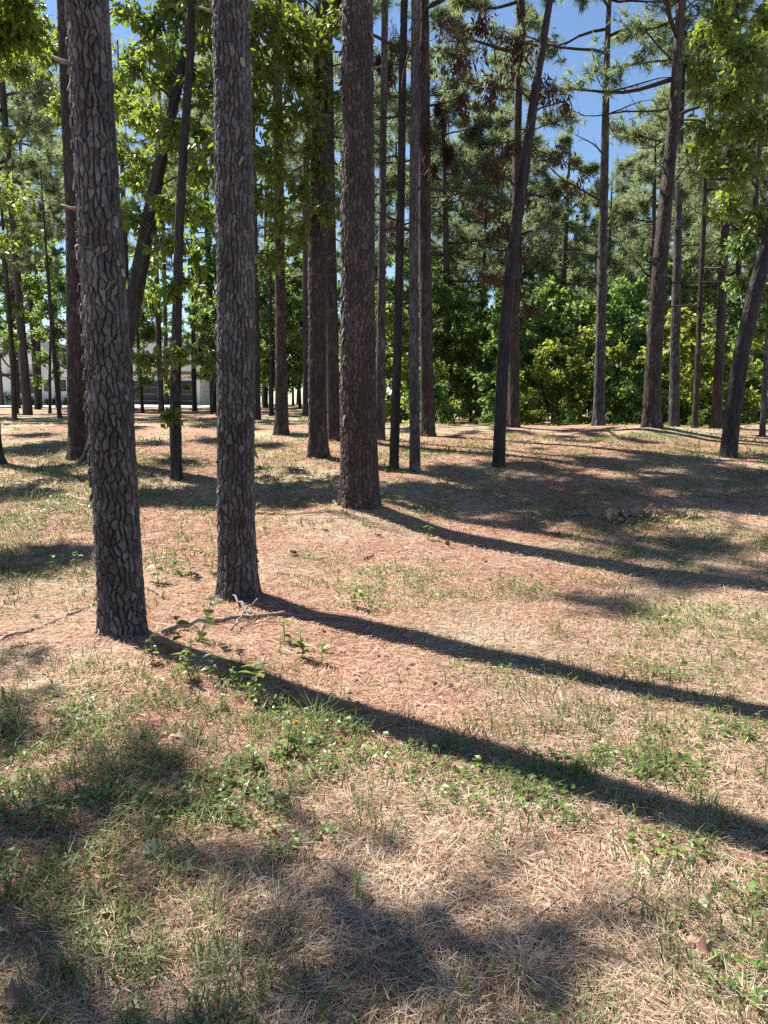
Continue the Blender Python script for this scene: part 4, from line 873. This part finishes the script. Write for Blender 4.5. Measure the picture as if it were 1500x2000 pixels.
stick('straight dark twig in the shade at lower centre', [(1038, 1802), (1098, 1768, .03)], .003, 'stick_dark')
stick('tiny white stick in the bottom foreground shade', [(1030, 1890), (1064, 1892)], .004)
stick('short pale stick on the straw between the second and third near pines', [(538, 1120), (570, 1124), (602, 1134)], .008)
stick('small dark stick on the straw below the mound pine', [(712, 1094), (730, 1088)], .012, 'stick_dark')
stick('pale thin stick leaning up from the ground right of the mound pine', [(760, 965), (786, 942, .12)], .006)

# ------------------------------------------------------------------ fallen leaves
def oak_leaf(seed, lobes=3, curl=.5):
    r_ = np.random.default_rng(seed); side = []
    for q in range(lobes):
        t = (q + .6) / (lobes + .5); w_ = .36 * math.sin(math.pi * min(.95, t + .12)) * r_.uniform(.8, 1.15); side += [(t - .1, w_ * .38), (t + .06, w_)]
    L = [(0, 0.02)] + side + [(1.0, .03)]; n_ = len(L); V = []
    for s_ in (1, 0, -1):
        for t, w_ in L: V.append((t, s_ * w_, 0))
    V = np.array(V, float); V[:, 2] = curl * (np.abs(V[:, 1]) ** 1.5 * 1.6 + .22 * np.sin(V[:, 0] * math.pi * r_.uniform(.8, 1.6)) + r_.normal(size=len(V)) * .03)
    i_ = np.arange(n_ - 1); Q = np.concatenate([np.stack([i_, i_ + 1, i_ + 1 + n_, i_ + n_], -1), np.stack([i_ + n_, i_ + 1 + n_, i_ + 1 + 2 * n_, i_ + 2 * n_], -1)])
    return V, Q, np.full(len(V), r_.uniform(.2, .95))
def leafmesh(seed, mat, **k): V, Q, a = oak_leaf(seed, **k); return MB().add(V, Q, None, a).mesh('fallen_leaf', M[mat])
DRY = [leafmesh(300 + i, 'dry_leaf', lobes=2 + i % 3, curl=.5 + .2 * (i % 2)) for i in range(6)]
BRN = [leafmesh(320 + i, 'brown_leaf', lobes=2 + i % 2, curl=.8) for i in range(4)]
G1 = 'fallen leaves in the foreground'
for i, (px, py, sz, kind, lb_) in enumerate((
    (285, 1563, 42, 0, 'pale curled leaf lying under the dark weeds in the left foreground'), (395, 1548, 26, 0, 'small pale leaf right of the curled leaf under the weeds'), (440, 1545, 34, 0, 'narrow pale leaf at the left of the pale leaf cluster'),
    (418, 1592, 26, 0, 'small leaf standing on edge below the pale leaf cluster'), (490, 1552, 34, 0, 'long pale leaf in the middle of the pale leaf cluster'), (552, 1566, 46, 0, 'large curled pale leaf, right end of the leaf cluster'),
    (545, 1622, 42, 0, 'grey-green leaf lying flat below the large curled leaf'), (475, 1592, 32, 0, 'grey leaf lying in the shade under the cluster\'s long leaf'), (300, 1674, 50, 0, 'long pale leaf lying over the black rotten stick'), (395, 1704, 34, 0, 'pale leaf right of the black rotten stick'),
    (214, 1796, 46, 0, 'lobed yellowish leaf standing upright in the lower left grass'), (300, 1806, 48, 0, 'twisted pale leaf right of the upright lobed leaf'), (262, 1986, 52, 0, 'big yellowish leaf cut by the bottom edge at left'), (36, 1836, 34, 0, 'greenish leaf in the grass near the left edge, low down'),
    (82, 1640, 40, 1, 'brown crumpled leaf at the left, above the tall grass blades'), (90, 1588, 32, 1, 'brown leaf at left above the crumpled brown leaf'), (245, 1670, 34, 1, 'dark brown leaf left of the black rotten stick'), (90, 1960, 60, 1, 'large pinkish brown leaf at the bottom left'),
    (1410, 1732, 34, 1, 'tan leaf in the sun near the lower right edge'), (1412, 1772, 40, 0, 'pale many-lobed leaf just below the tan leaf at lower right'), (1388, 1858, 30, 0, 'small yellow leaf above the brown curled leaf at lower right'), (1412, 1878, 46, 1, 'brown curled leaf at the lower right'),
    (548, 1468, 30, 0, 'pale leaf among the flattened clippings left of the dandelion'), (392, 1455, 44, 0, 'broad pale leaf resting on flattened grass clippings'), (860, 1725, 30, 1, 'orange brown leaf at the top of the bottom shade patch'), (790, 1330, 24, 1, 'tiny pale brown leaf on the second pine\'s shadow edge'),
    (640, 1275, 26, 0, 'whitish leaf flake on the straw right of the nearest pine\'s weeds'), (1180, 1590, 30, 1, 'orange leaf stuck at the edge of the nearest pine\'s shadow'), (345, 1100, 0, 0, ''), (1000, 1650, 0, 0, ''))):
    if not sz: continue
    g_ = hit(px, py); s_ = sz * np.linalg.norm(g_ - (0, 0, EYE)) / FPX * .95
    o = obj('fallen_leaf', (BRN if kind else DRY)[i % (4 if kind else 6)], None, tuple(g_ + (-s_ * .4, 0, .02))); az = rng.uniform(-.8, .8) + (math.pi if i % 2 else 0)
    o.rotation_euler = (rng.normal() * .35 - .25, rng.normal() * .3, az); o.scale = (s_, s_ * 1.1, s_); tag(o, lb_, 'leaf', G1)
g_ = hit(1235, 1012); e = empty('leaf_pile', tuple(g_), 'small heap of curled tan leaves in the sun right of the mound pine', 'leaf pile')
for i in range(70):
    f = rng.normal(size=2) * np.array([.30, .12]); s_ = rng.uniform(.09, .17)
    z = float(terrain(g_[0] + f[0], g_[1] + f[1])) - g_[2] + .015 + .10 * math.exp(-(f[0] / .3) ** 2 - (f[1] / .14) ** 2) * rng.uniform(.2, 1)
    o = obj('leaf', (BRN + DRY)[rng.integers(0, 8)], e, (f[0], f[1], z)); o.rotation_euler = (rng.normal() * .7, rng.normal() * .6, rng.uniform(0, 6.28)); o.scale = (s_, s_, s_)

# ------------------------------------------------------------------ seedlings, sprouts, tufts, flowers, cones
def ovate():
    t = np.array([0, .2, .45, .75, 1.0]); w_ = np.array([.02, .2, .27, .17, .01]); V = []
    for s_ in (1, 0, -1):
        for a, b_ in zip(t, w_): V.append((a, s_ * b_, abs(s_) * b_ * .35 - .22 * a * a))
    i_ = np.arange(4); Q = np.concatenate([np.stack([i_, i_ + 1, i_ + 6, i_ + 5], -1), np.stack([i_ + 5, i_ + 6, i_ + 11, i_ + 10], -1)]); return np.array(V), Q
OV = []
for i in range(5):
    V, Q = ovate(); OV.append(MB().add(V * (1, .8 + .12 * i, 1), Q, None, np.full(15, .15 + .19 * i)).mesh('leaf', M['weed']))
OVD = []
for i in range(3):
    V, Q = ovate(); OVD.append(MB().add(V * (1, 1.25, 1), Q, None, np.full(15, .05 + .15 * i)).mesh('leaf', M['leaf']))
def seedling(px, py, hpx, nl, label, leafs=OV, lsz=.35, spread_=.5, group='leafy seedlings in the straw', lean=0, name='seedling'):
    g_ = hit(px, py); k = np.linalg.norm(g_ - (0, 0, EYE)) / FPX; h = hpx * k; e = empty(name, tuple(g_ - (0, 0, .01)), label, 'seedling', group)
    mb = MB(); P = limb_path(rng, (0, 0, 0), (lean * h + rng.normal() * h * .1, rng.normal() * h * .1, h), 0, 6, .02); mb.tube(P, np.linspace(.003, .0014, 6) * (1 + h), 4)
    obj('stem', mb.mesh('stem', M['stem']), e)
    for q in range(nl):
        f = (q + 1) / nl; b_ = np.array([np.interp(f, np.linspace(0, 1, 6), P[:, a]) for a in range(3)])
        o = obj('leaf', leafs[rng.integers(0, len(leafs))], e, tuple(b_)); s_ = h * lsz * rng.uniform(.7, 1.2)
        o.rotation_euler = (rng.normal() * .2, rng.uniform(-spread_, .15), q * 2.4 + rng.normal() * .3); o.scale = (s_, s_, s_)
    return e
for a in ((310, 1140, 60, 9, 'bright seedling just right of the nearest pine, left of a short stick'), (335, 1120, 70, 8, 'tall thin seedling behind the short brown stick'), (375, 1130, 40, 8, 'yellow-green seedling midway between the two nearest pines'),
          (412, 1120, 48, 12, 'bright leafy seedling touching the second near pine\'s left side'), (400, 1105, 30, 8, 'small bright seedling left behind the second near pine'), (320, 1170, 26, 7, 'low seedling beside the short brown stick\'s right end'),
          (690, 1190, 58, 9, 'upright seedling with broad leaves on the straw at centre'), (720, 1188, 30, 6, 'small seedling right of the upright broad-leaved one'), (985, 1250, 22, 6, 'single bright yellow-green seedling on open straw at centre right'),
          (872, 1340, 38, 7, 'pale green seedling right below the second pine\'s shadow'), (855, 1000, 38, 14, 'bushy seedling in the shade right of the mound pine, left one of two'), (878, 998, 40, 15, 'bushy seedling in the shade right of the mound pine, right one of two'),
          (822, 1010, 24, 8, 'small seedling at the edge of the mound pine\'s shadow'), (838, 1055, 30, 10, 'bright seedling below the mound pine\'s shadow'), (672, 1002, 24, 9, 'bright seedling at the foot of the mound pine'), (640, 1000, 20, 7, 'small seedling on the left slope of the mound'),
          (708, 1025, 22, 9, 'seedling on the front slope of the mound'), (735, 1045, 24, 9, 'seedling low on the right slope of the mound'), (630, 1035, 20, 7, 'seedling low on the left slope of the mound'),
          (105, 1115, 30, 8, 'seedling on straw at left, left one of a pair beside the nearest pine'), (145, 1118, 40, 8, 'seedling on straw at left, right one of a pair beside the nearest pine'), (555, 1255, 46, 14, 'bushy seedling right under the long fallen branch'),
          (590, 1290, 58, 18, 'large bushy seedling with many small leaves right of the nearest pine\'s shadow'), (628, 1300, 48, 14, 'bushy seedling at the right of the large bushy one'), (545, 1275, 30, 9, 'low seedling left of the large bushy one'), (495, 1370, 80, 14, 'tall seedling with round leaves standing in the nearest pine\'s shadow'),
          (455, 1345, 42, 12, 'bright seedling on the sunny side of the nearest pine\'s shadow'), (375, 1330, 60, 14, 'leafy seedling in front of the nearest pine\'s foot'), (430, 1390, 36, 10, 'yellow-green seedling in the sunny weeds left of the shadow'), (560, 1480, 70, 10, 'upright green seedling left of the dandelion'),
          (500, 1500, 55, 12, 'round-leaved seedling in the left foreground clippings'), (695, 1752, 50, 8, 'dark bluish seedling alone in the foreground grass at centre'), (1345, 1790, 30, 7, 'small seedling beside the thin arched twig'), (1320, 1815, 40, 6, 'five-leaved seedling under the thin arched twig'),
          (570, 880, 18, 8, 'small seedling in front of the broad dark pine, left'), (640, 885, 22, 8, 'small bright seedling right of the broad dark pine\'s foot'), (1370, 950, 22, 10, 'low green seedling in the shade left of the leaning right-hand trunk'), (1450, 955, 22, 10, 'low green seedling in the shade right of the leaning right-hand trunk')):
    seedling(*a)
# dark broad-leaved sprout around the nearest pine's foot
for q, (px, py, hp_, nl, ln, lb_) in enumerate(((330, 1275, 75, 11, .3, 'dark broad-leaved sprout in the shade at the nearest pine\'s right foot'), (385, 1255, 95, 11, .25, 'arching dark sprout reaching up over the long fallen branch'), (300, 1300, 55, 9, -.2, 'low dark sprout below the nearest pine\'s foot'),
                                                (360, 1310, 60, 11, .2, 'dark leafy sprout at the start of the nearest pine\'s shadow'), (410, 1325, 50, 10, .2, 'dark low sprout farther along the nearest pine\'s shadow'))):
    seedling(px, py, hp_, nl, lb_, OVD, .30, .4, 'dark sprouts at the nearest pine', ln, 'sprout')
def tuft(px, py, hpx, wpx, nb, mat, label, base=.4, name='grass_tuft'):
    g_ = hit(px, py); k = np.linalg.norm(g_ - (0, 0, EYE)) / FPX; h = hpx * k; w_ = wpx * k; P = np.stack([rng.normal(size=nb) * w_ * .16, rng.normal(size=nb) * w_ * .16, np.zeros(nb)], -1)
    P[:, 2] = terrain(g_[0] + P[:, 0], g_[1] + P[:, 1]) - g_[2] - .005
    D = nrm(np.stack([P[:, 0] / w_ * 3.2 + rng.normal(size=nb) * .35, P[:, 1] / w_ * 3.2 + rng.normal(size=nb) * .35, np.full(nb, .9)], -1)); U = nrm(np.stack([-D[:, 0], -D[:, 1], np.full(nb, .35)], -1) + rng.normal(size=(nb, 3)) * .1)
    mb = MB(); strips(mb, P, D, U, h * rng.uniform(.6, 1.25, nb), np.full(nb, max(.0026, .05 * h ** .5 * .12)) * rng.uniform(.7, 1.4, nb), rng.uniform(.2, 1.4, nb), np.clip(base + rng.normal(size=nb) * .18, 0, 1))
    o = obj(name, mb.mesh(name, M[mat], False), None, tuple(g_)); return tag(o, label, 'grass tuft', 'grass tufts on the clearing floor')
for a in ((1092, 1240, 42, 70, 90, 'grass', 'round yellow-green grass tuft alone on the straw at right', .6), (1003, 1155, 36, 60, 70, 'grass', 'grass tuft farther back, above left of the round yellow-green tuft', .55), (800, 1112, 24, 34, 60, 'dry_grass', 'tiny straw-coloured tuft below the mound pine', .8),
          (545, 1790, 90, 50, 34, 'dry_grass', 'upright brown dry stalks in the lower middle foreground', .35), (805, 1860, 80, 40, 30, 'dry_grass', 'brown dry stalks left in the bottom shade patch', .15), (1020, 1910, 70, 80, 60, 'dry_grass', 'bushy dry tuft in the bottom shade patch', .4),
          (200, 1730, 90, 110, 55, 'grass', 'tall green blades in the left foreground', .25), (110, 1740, 85, 90, 40, 'grass', 'green blades left of the tall green blades at left', .3), (420, 1800, 100, 100, 50, 'grass', 'tall green blades at the lower middle left', .4), (330, 1720, 60, 120, 50, 'grass', 'spreading green blades around the black rotten stick', .35),
          (170, 1530, 75, 100, 50, 'grass', 'dark green blades in the left shade below the nearest pine', .15), (610, 1430, 95, 90, 44, 'grass', 'tall dark blades beside the dandelion on the shadow edge', .2), (700, 1440, 60, 110, 50, 'grass', 'dark grass clump in the nearest pine\'s shadow at centre', .15), (790, 1420, 55, 100, 50, 'grass', 'second dark grass clump along the nearest pine\'s shadow', .15),
          (1360, 1640, 50, 100, 50, 'grass', 'grass clump on the shadow edge at lower right', .4), (1010, 1560, 40, 110, 55, 'grass', 'low green grass clump just under the nearest pine\'s shadow', .45), (890, 1960, 60, 120, 50, 'dry_grass', 'pale dry tuft at the bottom centre edge', .5), (1450, 1980, 70, 110, 60, 'dry_grass', 'tan dry tuft in the bottom right corner', .6),
          (1440, 1090, 30, 110, 60, 'grass', 'fine grass patch at the right edge above the mound pine\'s shadow end', .5), (40, 1060, 50, 150, 90, 'grass', 'broad grass patch at the left edge behind the nearest pine', .5), (60, 990, 34, 150, 90, 'grass', 'lime grass patch at left beyond the broad patch', .65), (110, 930, 24, 120, 70, 'grass', 'sunny grass tufts left of the nearest pine, farther back', .6),
          (840, 1190, 60, 60, 26, 'grass', 'thin upright blades on the straw at centre', .6), (640, 1120, 30, 50, 26, 'grass', 'thin blades on the straw below the mound\'s left side', .6), (1200, 1090, 24, 60, 30, 'grass', 'grass fringe on the mound pine\'s shadow at right', .5), (905, 1470, 50, 80, 40, 'grass', 'dark fringe of blades at the lower edge of the long shadow', .25)):
    tuft(*a)
for px, py, hp_, lb_ in ((578, 1452, 40, 'yellow dandelion among dark blades beside the long shadow'), (606, 1908, 14, 'small pale yellow flower in the bottom foreground')):
    g_ = hit(px, py); k = np.linalg.norm(g_ - (0, 0, EYE)) / FPX; h = hp_ * k; e = empty('dandelion', tuple(g_), lb_, 'flower'); mb = MB(); mb.tube([(0, 0, 0), (.003, 0, h * .5), (0, 0, h)], [.0025] * 3, 5); obj('stem', mb.mesh('stem', M['stem']), e)
    mb = MB(); nb = 36; az = np.arange(nb) * 2.4; el = np.linspace(.1, 1.3, nb); Dp = np.stack([np.cos(az) * np.cos(el), np.sin(az) * np.cos(el), np.sin(el)], -1); leaves(mb, np.tile([0, 0, h], (nb, 1)), Dp, UP + Dp * .1, .017 if hp_ > 20 else .009, .006, rng.uniform(0, 1, nb), True); obj('flower_head', mb.mesh('flower_head', M['petal'], False), e)
mb = MB(); nb = 70; f = np.arange(nb) / nb; az = np.arange(nb) * 2.4; rr = .03 * np.sin(math.pi * (f * .85 + .1)) ; Pn = np.stack([rr * .5 * np.cos(az), rr * .5 * np.sin(az), f * .10], -1)
Dn = nrm(np.stack([np.cos(az), np.sin(az), np.full(nb, .5)], -1)); leaves(mb, Pn, Dn, UP - Dn * .2, .026, .024, .5, True); mb.tube([(0, 0, 0), (0, 0, .05), (0, 0, .1)], [.012, .018, .006], 6)
CONE = mb.mesh('pine_cone', M['cone'], False)
for px, py, lb_ in ((580, 1084, 'pine cone on the straw left below the mound'), (876, 1066, 'pine cone below the mound pine\'s shadow')):
    g_ = hit(px, py); o = obj('pine_cone', CONE, None, tuple(g_ + (0, 0, .028))); o.rotation_euler = (1.4, rng.normal() * .2, rng.uniform(0, 6.28)); o.scale = (.65, .65, .65); tag(o, lb_, 'pine cone', 'pine cones on the straw')
